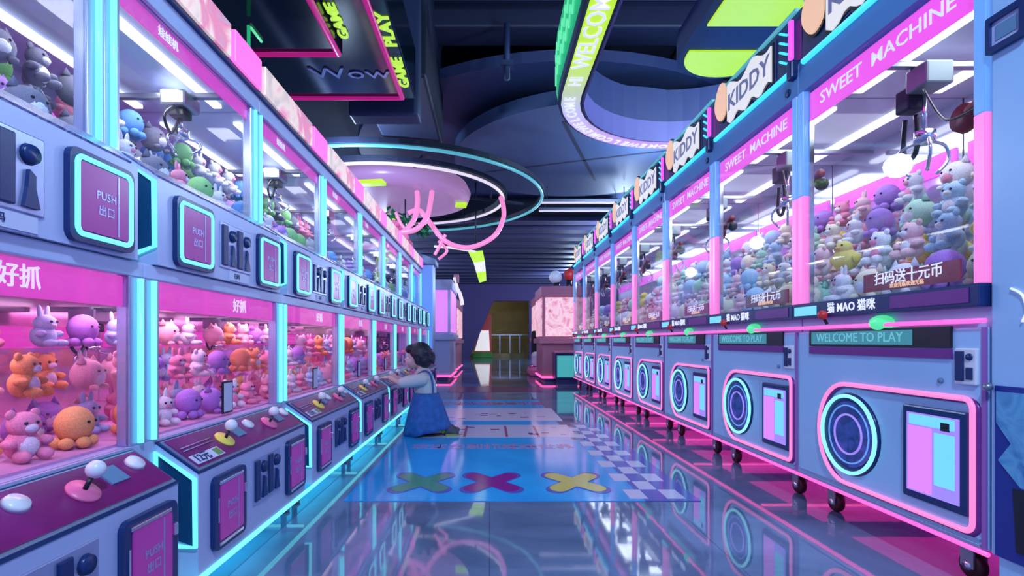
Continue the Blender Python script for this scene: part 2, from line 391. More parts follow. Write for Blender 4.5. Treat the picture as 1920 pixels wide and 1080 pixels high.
def solid_band(mb, ro, ri, L, z0, z1, mt):
    o, i_ = stadium(ro, L), stadium(ri, L); n = len(o)
    vs = [(*p, z0) for p in o]+[(*p, z0) for p in i_]+[(*p, z1) for p in o]+[(*p, z1) for p in i_]; fs = []
    for k in range(n-1):
        fs += [(k, k+1, n+k+1, n+k), (2*n+k, 3*n+k, 3*n+k+1, 2*n+k+1), (k, 2*n+k, 2*n+k+1, k+1), (n+k, n+k+1, 3*n+k+1, 3*n+k)]
    fs += [(0, n, 3*n, 2*n), (n-1, 3*n-1, 4*n-1, 2*n-1)]
    mb.add(vs, fs, mt)
LB = 4.2
b = MB(); solid_band(b, 1.20, 1.0, LB, .01, .52, 'indigo'); b.build('frame', t)
b = MB(); solid_band(b, 1.175, 1.02, LB, 0, .012, 'bandglow'); b.build('light_panel', t)
b = MB(); solid_band(b, 1.0, .985, LB, .0, .2, 'lilac'); b.build('inner_trim', t)
b = MB(); solid_band(b, 1.215, 1.198, LB, .10, .50, 'greenled'); b.build('green_flank', t)
b = MB()
pts = stadium(1.217, LB, 40)
path = []
acc = 0.0; dense = []
for k in range(len(pts)-1):
    a, c = Vector(pts[k]), Vector(pts[k+1]); n = max(1, int((c-a).length/.07))
    for j in range(n): dense.append(a+(c-a)*j/n)
for off in (0, 1):
    zz = [(p.x, p.y, .17+.10*((k+off) % 2)+(.15 if off else 0)) for k, p in enumerate(dense)]
    b.tube(zz, .010, 'greenled2', n=5)
b.build('zigzag_led', t)
b = MB()
word = 'WELCOME'
# letters run along the straight side towards the viewer, read from below
for rep in range(4):
    b = MB(); b.text('WELCOME', .17, 'textwhite', frame_mtx((-1.10, -.86-rep*1.30, -.004), (0, -1, 0), (-1, 0, 0)), bold=.012, depth=.006, aspect=1.1)
    b.build('lettering', t)
for k in range(30):
    if k % 7 == 0: b = MB()
    a = PI*(.02+.030*k); x, y = -1.10*math.cos(a), 1.10*math.sin(a)
    b.text('WELCOME'[6-k % 7], .12, 'textwhite', frame_mtx((x, y, -.004), (-math.sin(a), -math.cos(a), 0), (-math.cos(a), math.sin(a), 0)), bold=.02, depth=.006)
    if k % 7 == 6 or k == 29: b.build('lettering', t)
b = MB()
b.text('HI', .14, 'textwhite', frame_mtx((-1.10, -.22, -.004), (0, -1, 0), (-1, 0, 0)), bold=.02, depth=.006); b.build('lettering', t)
for sx, sy in ((-1.1, .0), (-1.1, -2.5), (.6, .9), (1.1, -2.5)):
    b = MB(); b.tube([(sx, sy, .5), (sx, sy, 1.7 if sy > -1.3 or True else 1.7)], .012, 'duct'); b.build('hanger', t)

# lime striped lobed sign
t = thing('striped_ceiling_sign', 'hanging lime and black striped board with rounded end over the right machines', 'sign', (1.60, 3.42, 2.6))
mt_ = Matrix.Rotation(math.radians(0), 4, 'Z')
def lobe(r, L): return [(r*math.cos(PI*i/16), r*.9*math.sin(PI*i/16)) for i in range(17)]+[(-r, -L), (r, -L)]
b = MB(); b.prism(lobe(.36, 2.2), 'z', .0, .16, 'indigo'); b.build('board', t)
b = MB(); b.prism(lobe(.31, -.02)[:17]+[(-.31, -.05), (.31, -.05)], 'z', -.012, .0, 'lime'); b.build('lime_panel', t)
b = MB(); b.prism([(-.31, -.32), (.31, -.32), (.31, -1.05), (-.31, -1.05)], 'z', -.012, 0, 'lime'); b.build('lime_panel', t)
for sy in (0, -1.8):
    b = MB(); b.tube([(0, sy, .16), (0, sy, 1.8)], .012, 'duct'); b.build('hanger', t)

# black hanging sign with magenta borders (left)
t = thing('hanging_arcade_sign', 'black hanging sign with magenta neon borders and lime lettering', 'sign', (-.67, 4.0, 2.55))
M['signblack'] = mat('gloss_black_teal', (0.006, 0.018, 0.035), .12)
b = MB(); b.box(-1.75, .10, -3.2, .03, .04, .42, 'signblack', .01); b.build('upper_tier', t)
b = MB(); b.box(-1.75, -.26, -3.2, -.70, -.02, .04, 'signblack'); b.build('lower_tier', t)
b = MB(); b.tube([(-1.7, 0, .035), (0, 0, .035), (-.02, -3.1, .035)], .022, 'darkmag'); b.build('outer_neon_border', t)
b = MB(); b.tube([(-1.7, -.72, -.025), (-.28, -.72, -.025), (-.28, -3.1, -.025)], .022, 'darkmag'); b.build('inner_neon_border', t)
for i, w in enumerate(('GAME', 'PLAY', 'GAME')):
    b = MB(); b.text(w, .10, 'limetext', frame_mtx((.055, -.36-i*.50, .036), (0, -1, 0), (-1, 0, 0)), bold=.03, depth=.008, aspect=1.5); b.build('lettering', t)
for i, w in enumerate(('GAME', 'PLAY')):
    b = MB(); b.text(w, .085, 'limetext', frame_mtx((-.215, -.95-i*.5, .034), (0, -1, 0), (-1, 0, 0)), bold=.03, depth=.008, aspect=1.5); b.build('inner_lettering', t)
b = MB(); b.text('Wow', .20, 'edge', frame_mtx((-.30, -.36, .034), (1, 0, 0), (0, -1, 0)), bold=.0, depth=.008, aspect=1.2); b.build('silver_script', t)
b = MB(); b.tube([(-.86, -.86, -.03), (-.86, -1.25, -.03), (-.80, -1.4, -.03)], .008, 'greenled2'); b.tube([(-.70, -.86, -.03), (-.70, -1.0, -.03)], .008, 'greenled2'); b.build('green_led', t)
for sx, sy in ((-.2, -.3), (-1.5, -.3), (-.2, -2.5)):
    b = MB(); b.tube([(sx, sy, .42), (sx, sy, 1.85)], .012, 'duct'); b.build('hanger', t)
b = MB(); b.tube([(-1.36, 2.95, 1.95), (-1.36, 2.95, 2.5)], .010, 'greenled'); tag(b.build('green_light_tube'), 'thin vertical green light tube left of the black hanging sign', 'light tube')

# round halo lamp over the left row
t = thing('halo_lamp', 'huge round ceiling lamp with teal outer ring, white inner ring and lilac disc', 'ceiling light', (-1.45, 8.05, 2.9))
b = MB(); b.ring([(p[0], p[1]) for p in circ(0, 0, 0, 2.285)], [(p[0], p[1]) for p in circ(0, 0, 0, 2.215)], 'z', .02, .08, 'duct'); b.build('outer_hoop', t)
b = MB(); b.tube(circ(0, 0, 0, 2.25), .022, 'tealneon', closed=True); b.build('teal_neon_ring', t)
b = MB(); b.ring([(p[0], p[1]) for p in circ(0, 0, 0, 1.72)], [(p[0], p[1]) for p in circ(0, 0, 0, 1.6)], 'z', .02, .08, 'duct'); b.build('inner_hoop', t)
b = MB(); b.tube(circ(0, 0, 0, 1.66), .022, 'whiteneon', closed=True); b.build('white_neon_ring', t)
M['discpink'] = glow('pink_lilac_emissive_disc', (0.42, 0.22, 0.48), .55)  # weak emission added to brighten the halo disc and its rim
M['disclilac'] = glow('lilac_emissive_disc', (0.20, 0.17, 0.42), .6)
b = MB(); b.lathe([(0, -.02), (.8, -.02), (1.0, .0)], (0, 0, 0), 'disclilac', 48); b.build('disc', t)
b = MB(); b.lathe([(.8, -.03), (1.12, -.02), (1.16, .1), (1.1, .22), (.0, .22)], (0, 0, 0), 'discpink', 48); b.build('disc_rim', t)
for a, w in ((.14, .09), (-1.72, .19), (1.8, .1)):
    b = MB(); b.box(.93, 1.10, -w, w, -.07, -.02, 'lime', .01, mtx=Matrix.Rotation(a, 4, 'Z')); b.build('yellow_spot', t)
for i in range(4):
    b = MB(); a = i*PI/2+.4; b.box(.9, 2.2, -.02, .02, .14, .18, 'duct', mtx=Matrix.Rotation(a, 4, 'Z')); b.build('spoke', t)
    b = MB(); b.tube([(1.6*math.cos(a), 1.6*math.sin(a), .18), (1.6*math.cos(a), 1.6*math.sin(a), 1.5)], .012, 'duct'); b.build('hanger', t)

def P(pxx, pyy, y): return ((pxx-918)*y/F, y, H+(640-pyy)*y/F)
def smooth(pts, n=6):
    out = []; Pn = [Vector(p) for p in pts]
    for i in range(len(Pn)-1):
        p0, p1, p2, p3 = Pn[max(i-1, 0)], Pn[i], Pn[i+1], Pn[min(i+2, len(Pn)-1)]
        for k in range(n):
            u = k/n
            out.append(.5*((2*p1)+(-p0+p2)*u+(2*p0-5*p1+4*p2-p3)*u*u+(-p0+3*p1-3*p2+p3)*u**3))
    out.append(Pn[-1]); return out
t = thing('looped_tube_sculpture', 'pink looping tube sculpture hanging below the round halo lamp', 'sculpture', P(830, 400, 7.2))
oo = t.location.copy()
for pts, r in (([(782, 360, 7.4), (783, 378, 7.3), (778, 408, 7.2), (762, 430, 7.1), (742, 445, 7.0)], .035),
               ([(810, 360, 7.4), (807, 380, 7.2), (800, 408, 7.0), (780, 430, 6.9), (752, 436, 6.9)], .035),
               ([(742, 398, 7.2), (752, 420, 7.2), (766, 436, 7.2)], .022),
               ([(765, 400, 7.3), (785, 394, 7.3), (802, 412, 7.2), (835, 452, 7.1), (880, 464, 7.1), (925, 444, 7.2), (943, 412, 7.4), (944, 388, 7.5), (939, 370, 7.6)], .034),
               ([(835, 440, 7.1), (826, 458, 7.1), (815, 478, 7.1)], .022), ([(822, 452, 7.2), (838, 470, 7.2), (822, 486, 7.2)], .02)):
    b = MB(); b.tube(smooth([P(*p) for p in pts]), r, 'rosetube', n=10); b.build('tube', t, off=oo)
t = thing('coral_garland', 'bumpy pink garland hanging above the far left machines', 'garland', P(745, 445, 7.4)); oo = t.location.copy()
b = MB(); rnd = random.Random(3)
for (cx, cy, s) in ((738, 440, .13), (752, 448, .11), (742, 425, .08), (762, 457, .08), (727, 446, .08)):
    c = Vector(P(cx, cy, 7.4))
    for k in range(7):
        d = Vector((rnd.uniform(-1, 1), rnd.uniform(-1, 1), rnd.uniform(-1, 1)))*s*.6
        b.ball(c+d, s*rnd.uniform(.45, .7), 'pinkfluff' if 0 else 'rosefluff', 10, 7)
M['rosefluff'] = mat('rose_foam', (0.75, 0.18, 0.35), .7)
b.build('garland_body', t, off=oo)
M['leaf'] = mat('dark_green_leaf', (0.02, 0.22, 0.09), .5)
t = thing('hanging_foliage', 'dark green leafy ornament behind the pink tube sculpture', 'plant', P(745, 405, 7.9)); oo = t.location.copy()
b = MB(); rnd = random.Random(5)
for k in range(70):
    cx, cy = rnd.choice([(735, 405), (790, 432), (760, 415)]); c = Vector(P(cx+rnd.uniform(-16, 16), cy+rnd.uniform(-14, 14), 7.9+rnd.uniform(-.15, .15)))
    R = Matrix.Rotation(rnd.uniform(0, 6.28), 4, 'Z') @ Matrix.Rotation(rnd.uniform(-1, 1), 4, 'X'); R.translation = c
    b.add([(0, -.08, 0), (.035, 0, .012), (0, .09, 0), (-.035, 0, .012), (0, 0, .03)], [(0, 1, 4), (1, 2, 4), (2, 3, 4), (3, 0, 4)], 'leaf', mtx=R)
b.build('leaves', t, off=oo, fix=False)
b = MB(); b.tube([P(760, 415, 7.9), (P(760, 415, 7.9)[0], 7.9, 2.866)], .012, 'duct'); b.build('stem', t, off=oo)
t = thing('hanging_pennant', 'small curved lime and white pennant sign hanging over the far aisle', 'sign', P(895, 500, 9.0)); oo = t.location.copy()
yy = 9.0
for i, (pts, mm) in enumerate((([(878, 472), (905, 470), (909, 490), (888, 493)], 'lime'), ([(888, 493), (909, 490), (911, 509), (893, 511)], 'cream'), ([(893, 511), (911, 509), (912, 526), (899, 530)], 'lime'))):
    b = MB(); q = [(P(a, c, yy)[0], P(a, c, yy)[2]) for a, c in pts]; b.prism(q, 'y', yy-.02, yy+.03, mm); b.build(['top_panel', 'middle_panel', 'tip_panel'][i], t, off=oo)
b = MB(); b.tube(smooth([P(815, 462, 8.4), P(850, 465, 8.7), P(892, 472, 9.0)]), .02, 'cream'); b.tube([P(892, 472, 9.0), (P(892, 472, 9.0)[0], 9.0, 3.63)], .012, 'duct'); b.build('arm', t, off=oo)

# ------------------------------------------------------------------ LEFT machines: double-deck
PL = 0.9; Y0L = 0.47; NL = 8
LX = -1.3                      # root x
ORD = ['nearest', 'second', 'third', 'fourth', 'fifth', 'sixth', 'seventh', 'farthest']
def LT(u): return -u-LX        # distance from the aisle centre -> local x
def text_left(mb, s, u, y, z, size, mt, bold=.01, aspect=1.0, depth=.002):   # faces +x ; reads near -> far
    mb.text(s, size, mt, frame_mtx((LT(u), y, z), (0, 1, 0), (0, 0, 1)), bold, depth, aspect)
def left_machine():
    t = thing('claw_machine', 'x', 'claw machine', (LX, Y0L, 0), 'double-deck claw machines of the left row')
    def part(name, mb, par=None): return mb.build(name, par or t)
    # cabinet shell
    b = MB()
    b.box(LT(.90), LT(1.78), 0, PL, .085, .455, 'body_l')
    b.box(LT(.905), LT(1.78), 0, PL, .885, .925, 'body_l', .004)
    b.box(LT(1.0), LT(1.78), 0, PL, .925, 1.235, 'body_l')
    b.box(LT(1.0), LT(1.78), 0, PL, 1.715, 1.78, 'body_l', .004)
    b.box(LT(1.74), LT(1.78), 0, PL, .455, 1.715, 'body_l')
    part('cabinet', b)
    b = MB(); b.box(LT(1.03), LT(1.7), .02, PL-.02, 1.78, 1.80, 'navy'); part('roof_strip', b)
    for fy in (.06, .84):
        for fu in (.87, 1.7):
            b = MB(); b.lathe([(.022, 0), (.026, .01), (.012, .02), (.012, .09)], (LT(fu), fy, 0), 'steel', 12); part('foot', b)
    # ---- lower control box
    y0, y1 = .035, .845
    b = MB(); b.prism([(LT(.90), .445), (LT(.783), .362), (LT(.783), .088), (LT(.90), .088)], 'y', y0, y1, 'body_l'); cb = part('control_box', b)
    sl = Vector((LT(.783)-LT(.90), 0, .362-.445)); L = sl.length; sl.normalize(); nn = Vector((-sl.z, 0, sl.x)); nn = nn if nn.z > 0 else -nn
    base = Vector((LT(.90), 0, .445))
    mtx = Matrix((sl, Vector((0, 1, 0)), sl.cross(Vector((0, 1, 0))))).transposed().to_4x4(); mtx.translation = base
    sgn = 1 if (mtx.to_3x3() @ Vector((0, 0, 1))).z > 0 else -1
    def T(x, y, z): return (x, y, z*sgn)
    b = MB(); b.box(.0, L, y0, y1, 0, .005*sgn, 'navy', mtx=mtx); b.box(.006, L-.006, y0+.008, y1-.008, .004*sgn, .008*sgn, 'edge', mtx=mtx)
    part('panel_border', b)
    b = MB(); b.box(.012, L-.014, y0+.016, y1-.016, .008*sgn, .012*sgn, 'plum', mtx=mtx); cp = part('control_panel', b)
    b = MB()
    for q in (.0, .012): b.tube([T(.055+q, .06, .0145), T(.052+q, .22, .0145)], .0016, 'edge', 5, mtx=mtx)
    part('panel_stripe', b, cp)
    for yy in (.27, .60):
        b = MB(); b.lathe([(.0, .012*sgn), (.034, .012*sgn), (.032, .018*sgn), (0, .020*sgn)], (.075, yy, 0), 'yellow' if yy < .4 else 'pinkp', 20, mtx=mtx)
        jb = part('joystick_base', b, cp)
        b = MB(); b.tube([T(.075, yy, .018), T(.064, yy+.015, .042)], .005, 'black', 8, mtx=mtx); b.ball(T(.060, yy+.020, .053), .019, 'white', 14, 10, mtx=mtx); part('joystick', b, cp)
    for yy in (.375, .70):
        b = MB(); b.box(.035, .085, yy-.028, yy+.028, .012*sgn, .016*sgn, 'grey', mtx=mtx); part('card_reader', b, cp)
    for yy in (.47, .785):
        b = MB(); b.lathe([(.0, .024*sgn), (.020, .022*sgn), (.024, .012*sgn)], (.05, yy, 0), 'white', 20, mtx=mtx); part('push_button', b, cp)
    b = MB(); b.box(.088, .122, .055, .20, .012*sgn, .0135*sgn, 'paper', mtx=mtx)
    mm = mtx @ frame_mtx(T(.105, .10, .014), (0, 1, 0), (-1, 0, 0))
    b.text('12元', .036, 'navy', mm, .02, .002)
    b.box(.092, .118, .165, .195, .0135*sgn, .0145*sgn, 'leafgreen', mtx=mtx); part('price_sticker', b, cp)
    # ---- neon frame on the near flank of a control box
    def flank(prof_in, name, dark):
        q = MB(); q.prism(dark, 'y', y0-.004, y0+.001, 'teal_dark')
        q.tube([(LT(dark[0][0]) if 0 else 0, 0, 0)]*2, .0001, 'teal_dark', 3) if 0 else None
        part(name+'_recess', q)
        q = MB(); q.tube([(x, y0-.006, z) for x, z in prof_in], .0065, 'cyan_side', 8, closed=True); part(name+'_neon', q)
    flank([(LT(.893), .422), (LT(.790), .350), (LT(.788), .168), (LT(.85), .172), (LT(.893), .205)], 'flank',
          [(LT(.893), .422), (LT(.790), .350), (LT(.788), .168), (LT(.893), .205)])
    # ---- middle screen box
    b = MB(); b.prism([(LT(1.0), 1.232), (LT(.892), 1.160), (LT(.892), .926), (LT(1.0), .926)], 'y', y0, y1+.012, 'body_l'); part('screen_box', b)
    sl2 = Vector((LT(.892)-LT(1.0), 0, 1.160-1.232)); L2 = sl2.length; sl2.normalize()
    m2 = Matrix((sl2, Vector((0, 1, 0)), sl2.cross(Vector((0, 1, 0))))).transposed().to_4x4(); m2.translation = Vector((LT(1.0), 0, 1.232))
    b = MB(); b.box(.004, L2-.012, y0+.01, y1, 0, .005*sgn, 'silverprint', mtx=m2); part('patterned_ledge', b)
    flank([(LT(.993), 1.212), (LT(.899), 1.150), (LT(.897), .975), (LT(.95), .955), (LT(.993), .96)], 'upper_flank',
          [(LT(.993), 1.212), (LT(.899), 1.150), (LT(.897), .975), (LT(.993), .96)])
    # ---- doors
    def door(yc, w, z0, z1, u, neon, name):
        fx = LT(u)
        q = MB(); q.prism(rrect(yc-w/2, yc+w/2, z0, z1, .022), 'x', fx-.002, fx+.014, 'navy'); d = part(name, q)
        q = MB(); q.prism(rrect(yc-w/2+.026, yc+w/2-.026, z0+.026, z1-.026, .006), 'x', fx+.013, fx+.017, 'plum_glow'); w_ = part('window', q, d)
        q = MB()
        for i, s in enumerate(('PUSH', '出口')):
            q.text(s, .026, 'edge', frame_mtx((fx+.0172, yc, (z0+z1)/2+.012-.034*i), (0, 1, 0), (0, 0, 1)), .01, .002)
        q.box(fx+.017, fx+.0185, yc+w*.18, yc+w*.18+.004, z0+.03, z1-.03, 'edge')
        part('window_print', q, d)
        if neon:
            q = MB(); q.tube([(fx+.016, a, c) for a, c in rrect(yc-w/2+.017, yc+w/2-.017, z0+.017, z1-.017, .016, 4)], .0058, 'cyan', 8, closed=True); part('neon_frame', q, d)
        else:
            q = MB()
            q.box(fx+.012, fx+.020, yc-w/2+.018, yc+w/2-.03, z1-.024, z1-.014, 'chrome', .002)
            q.box(fx+.012, fx+.020, yc-w/2+.018, yc+w/2-.03, z0+.012, z0+.022, 'chrome', .002)
            q.box(fx+.012, fx+.018, yc-w/2+.012, yc-w/2+.018, z0+.08, z1-.06, 'chrome', .001)
            part('chrome_trim', q, d)
            q = MB(); q.box(fx+.010, fx+.024, yc+w/2-.024, yc+w/2-.012, (z0+z1)/2+.02, (z0+z1)/2+.05, 'chrome', .003); part('handle', q, d)
    door(.19, .19, .125, .335, .783, False, 'prize_door'); door(.725, .19, .125, .335, .783, False, 'prize_door')
    door(.20, .20, .935, 1.135, .892, True, 'upper_prize_door'); door(.725, .20, .935, 1.135, .892, True, 'upper_prize_door')
    # ---- coin slots
    def coins(z0, u, name):
        fx = LT(u)
        q = MB(); q.box(fx-.002, fx+.004, .355, .575, z0, z0+.155, 'edge', .003); d = part(name, q)
        for i in range(2):
            ya = .365+.105*i
            q = MB(); q.box(fx+.003, fx+.010, ya, ya+.035, z0+.01, z0+.145, 'navy', .003)
            q.lathe([(0, .014), (.018, .014), (.021, .004)], (fx, ya+.068, z0+.115), 'navy', 16, 'x')
            q.prism([(ya+.050, z0+.012), (ya+.086, z0+.012), (ya+.076, z0+.05), (ya+.076, z0+.075), (ya+.062, z0+.085), (ya+.058, z0+.05)], 'x', fx+.003, fx+.012, 'navy')
            part('coin_slot', q, d)
    coins(.175, .783, 'coin_panel'); coins(.965, .892, 'upper_coin_panel')
    b = MB(); b.box(LT(.892)-.001, LT(.892)+.003, .42, .56, .93, .962, 'paper'); text_left(b, '扫码', .8885, .47, .946, .02, 'navy', 0); part('notice_sticker', b)
    # ---- glass, posts, neon
    for (z0, z1, u, gl) in ((.455, .885, .902, 'glass_l'), (1.235, 1.715, 1.01, 'glass')):
        up = z0 > 1
        for ya, yb in ((0, .058), (PL-.058, PL)):
            b = MB(); b.box(LT(u), LT(u+.035), ya, yb, z0, z1, 'edge', .003); part('post', b)
            b = MB(); yc = .026 if ya == 0 else PL-.026
            b.tube([(LT(u-.006), yc, z0+.004), (LT(u-.006), yc, z1-.004)], .0075, 'cyan', 8); part('neon_tube', b)
        b = MB(); b.box(LT(u+.004), LT(u+.010), .058, PL-.058, z0, z1, gl); part('front_glass', b)
        b = MB(); b.box(LT(u+.04), LT(1.70), .002, .008, z0, z1, gl); part('side_glass', b)
        b = MB(); b.box(LT(1.70), LT(1.74), 0, PL, z0, z1, 'mirror' if up else 'mirror_p'); part('back_panel', b)
        b = MB(); b.box(LT(u+.04), LT(1.70), .01, PL-.002, z0-.004, z0+.006, 'inner' if up else 'inner_p'); part('play_floor', b)
        # light bars under the inner roof
        for k, uu in enumerate((1.12, 1.45)):
            b = MB(); b.box(LT(uu), LT(uu+.035), .08, PL-.08, z1-.022, z1-.006, 'lampwhite', .003); part('light_bar', b)
        hz0, hz1 = (z1-.058, z1-.004) if up else (z1-.078, z1-.002)
        b = MB(); b.box(LT(u+.016), LT(u+.024), .06, PL-.06, hz0, hz1, 'mag_panel', .002); hd = part('header_lightbox', b)
        b = MB(); text_left(b, '好抓' if not up else '娃娃机', u+.0155, .30 if up else .55, (hz0+hz1)/2, .05 if not up else .035, 'textwhite', .015); part('header_text', b, hd)
        b = MB(); b.box(LT(1.692), LT(1.70), .03, PL-.03, z1-.19, z1-.11, 'mag_bright' if up else 'mag_panel'); part('back_lightbox', b)
        # claw carriage
        cu, cy = (1.20, .66) if up else (1.50, .60); zs = z1; z1 = z1+.03
        b = MB(); b.box(LT(1.04), LT(1.66), cy-.012, cy+.012, z1-.085, z1-.065, 'steel', .003); gy = part('gantry_rail', b)
        b = MB(); b.box(LT(cu-.05), LT(cu+.05), cy-.055, cy+.055, z1-.13, z1-.068, 'steel', .01); b.box(LT(cu-.03), LT(cu+.03), cy-.03, cy+.03, z1-.16, z1-.13, 'black', .005); cl = part('claw_carriage', b)
        b = MB(); b.tube(smooth([(LT(cu), cy-.03, z1-.12), (LT(cu), cy-.10, z1-.19), (LT(cu), cy-.06, z1-.24), (LT(cu), cy-.01, z1-.17)]), .006, 'black', 6); part('coiled_cable', b, cl)
        b = MB(); b.tube([(LT(cu), cy, z1-.16), (LT(cu), cy, z1-.20)], .008, 'chrome', 8); b.lathe([(.012, z1-.20), (.03, z1-.205), (.03, z1-.235), (.01, z1-.245)], (LT(cu), cy, 0), 'chrome', 16); part('claw_hub', b, cl)
        for k in range(3):
            a = k*2*PI/3+.4; b = MB()
            b.tube(smooth([(LT(cu)+r_*math.cos(a), cy+r_*math.sin(a), z1-h_) for r_, h_ in ((.02, .235), (.06, .245), (.068, .27), (.035, .295))], 4), .005, 'chrome', 6); part('prong', b, cl)
        z1 = zs
    # ---- marquee
    b = MB(); b.box(LT(.972), LT(1.02), .0, .60, 1.79, 1.915, 'marquee', .004); part('marquee_panel', b)
    b = MB(); b.box(LT(.970), LT(1.02), .63, .86, 1.79, 1.915, 'hotpink', .004); part('pink_marquee_panel', b)
    b = MB(); b.box(LT(.985), LT(1.05), .0, PL, 1.775, 1.792, 'navy'); b.box(LT(1.02), LT(1.05), .0, PL, 1.79, 1.92, 'navy'); part('marquee_frame', b)
    # ---- base neon
    b = MB(); b.tube([(LT(.781), 0, .080), (LT(.781), PL, .080)], .008, 'cyan', 8); part('base_neon', b)
    b = MB(); b.tube([(LT(.80), PL-.02, .074), (LT(1.5), PL-.02, .074)], .006, 'cyan', 6); part('cross_neon', b)
    # small sign standing against the lower glass
    b = MB(); b.box(LT(.895), LT(.901), .385, .455, .475, .585, 'black', .002); b.box(LT(.8935), LT(.896), .392, .448, .482, .578, 'paper'); part('info_plate', b)
    return t
M['leafgreen'] = mat('olive_green_print', (0.15, 0.35, 0.08), .5)
def area(name, loc, sx, sy, power, col, parent=None, rot=(0, 0, 0)):
    d = bpy.data.lights.new(name, 'AREA'); d.shape = 'RECTANGLE'; d.size = sx; d.size_y = sy; d.energy = power; d.color = col
    o = bpy.data.objects.new(name, d); o.location = loc; o.rotation_euler = rot; C.objects.link(o)
    if parent: o.parent = parent
    return o
lm0 = left_machine()
LM = []
for k in range(NL):
    o = lm0 if k == 0 else copy_tree(lm0)
    o.location = (LX, Y0L+k*PL, 0)
    o['label'] = ['nearest double-deck claw machine of the left row, cut by the left edge', 'second double-deck claw machine from the camera in the left row',
                  'third double-deck claw machine from the camera in the left row', 'fourth double-deck claw machine from the camera in the left row',
                  'fifth double-deck claw machine in the left row, beside the kneeling child', 'sixth double-deck claw machine in the left row, just past the child',
                  'seventh double-deck claw machine in the left row, last but one', 'farthest double-deck claw machine, at the end of the left row'][k]
    LM.append(o)
    y = Y0L+k*PL+PL/2; o.scale = (1, .9985, 1)
    area('underglow_fill', (-1.12, y, .012), .5, .7, 2.6, (0.04, 0.75, 0.9), None, (PI, 0, 0))  # added upward light at floor level, tints the cabinet underside cyan
    area('deck_lamp', (-1.24, y, 1.69), .10, .7, 3.2, (0.95, 0.95, 1.0))
    area('deck_lamp', (-1.20, y, .858), .10, .7, 2.6, (1.0, 0.55, 0.85))

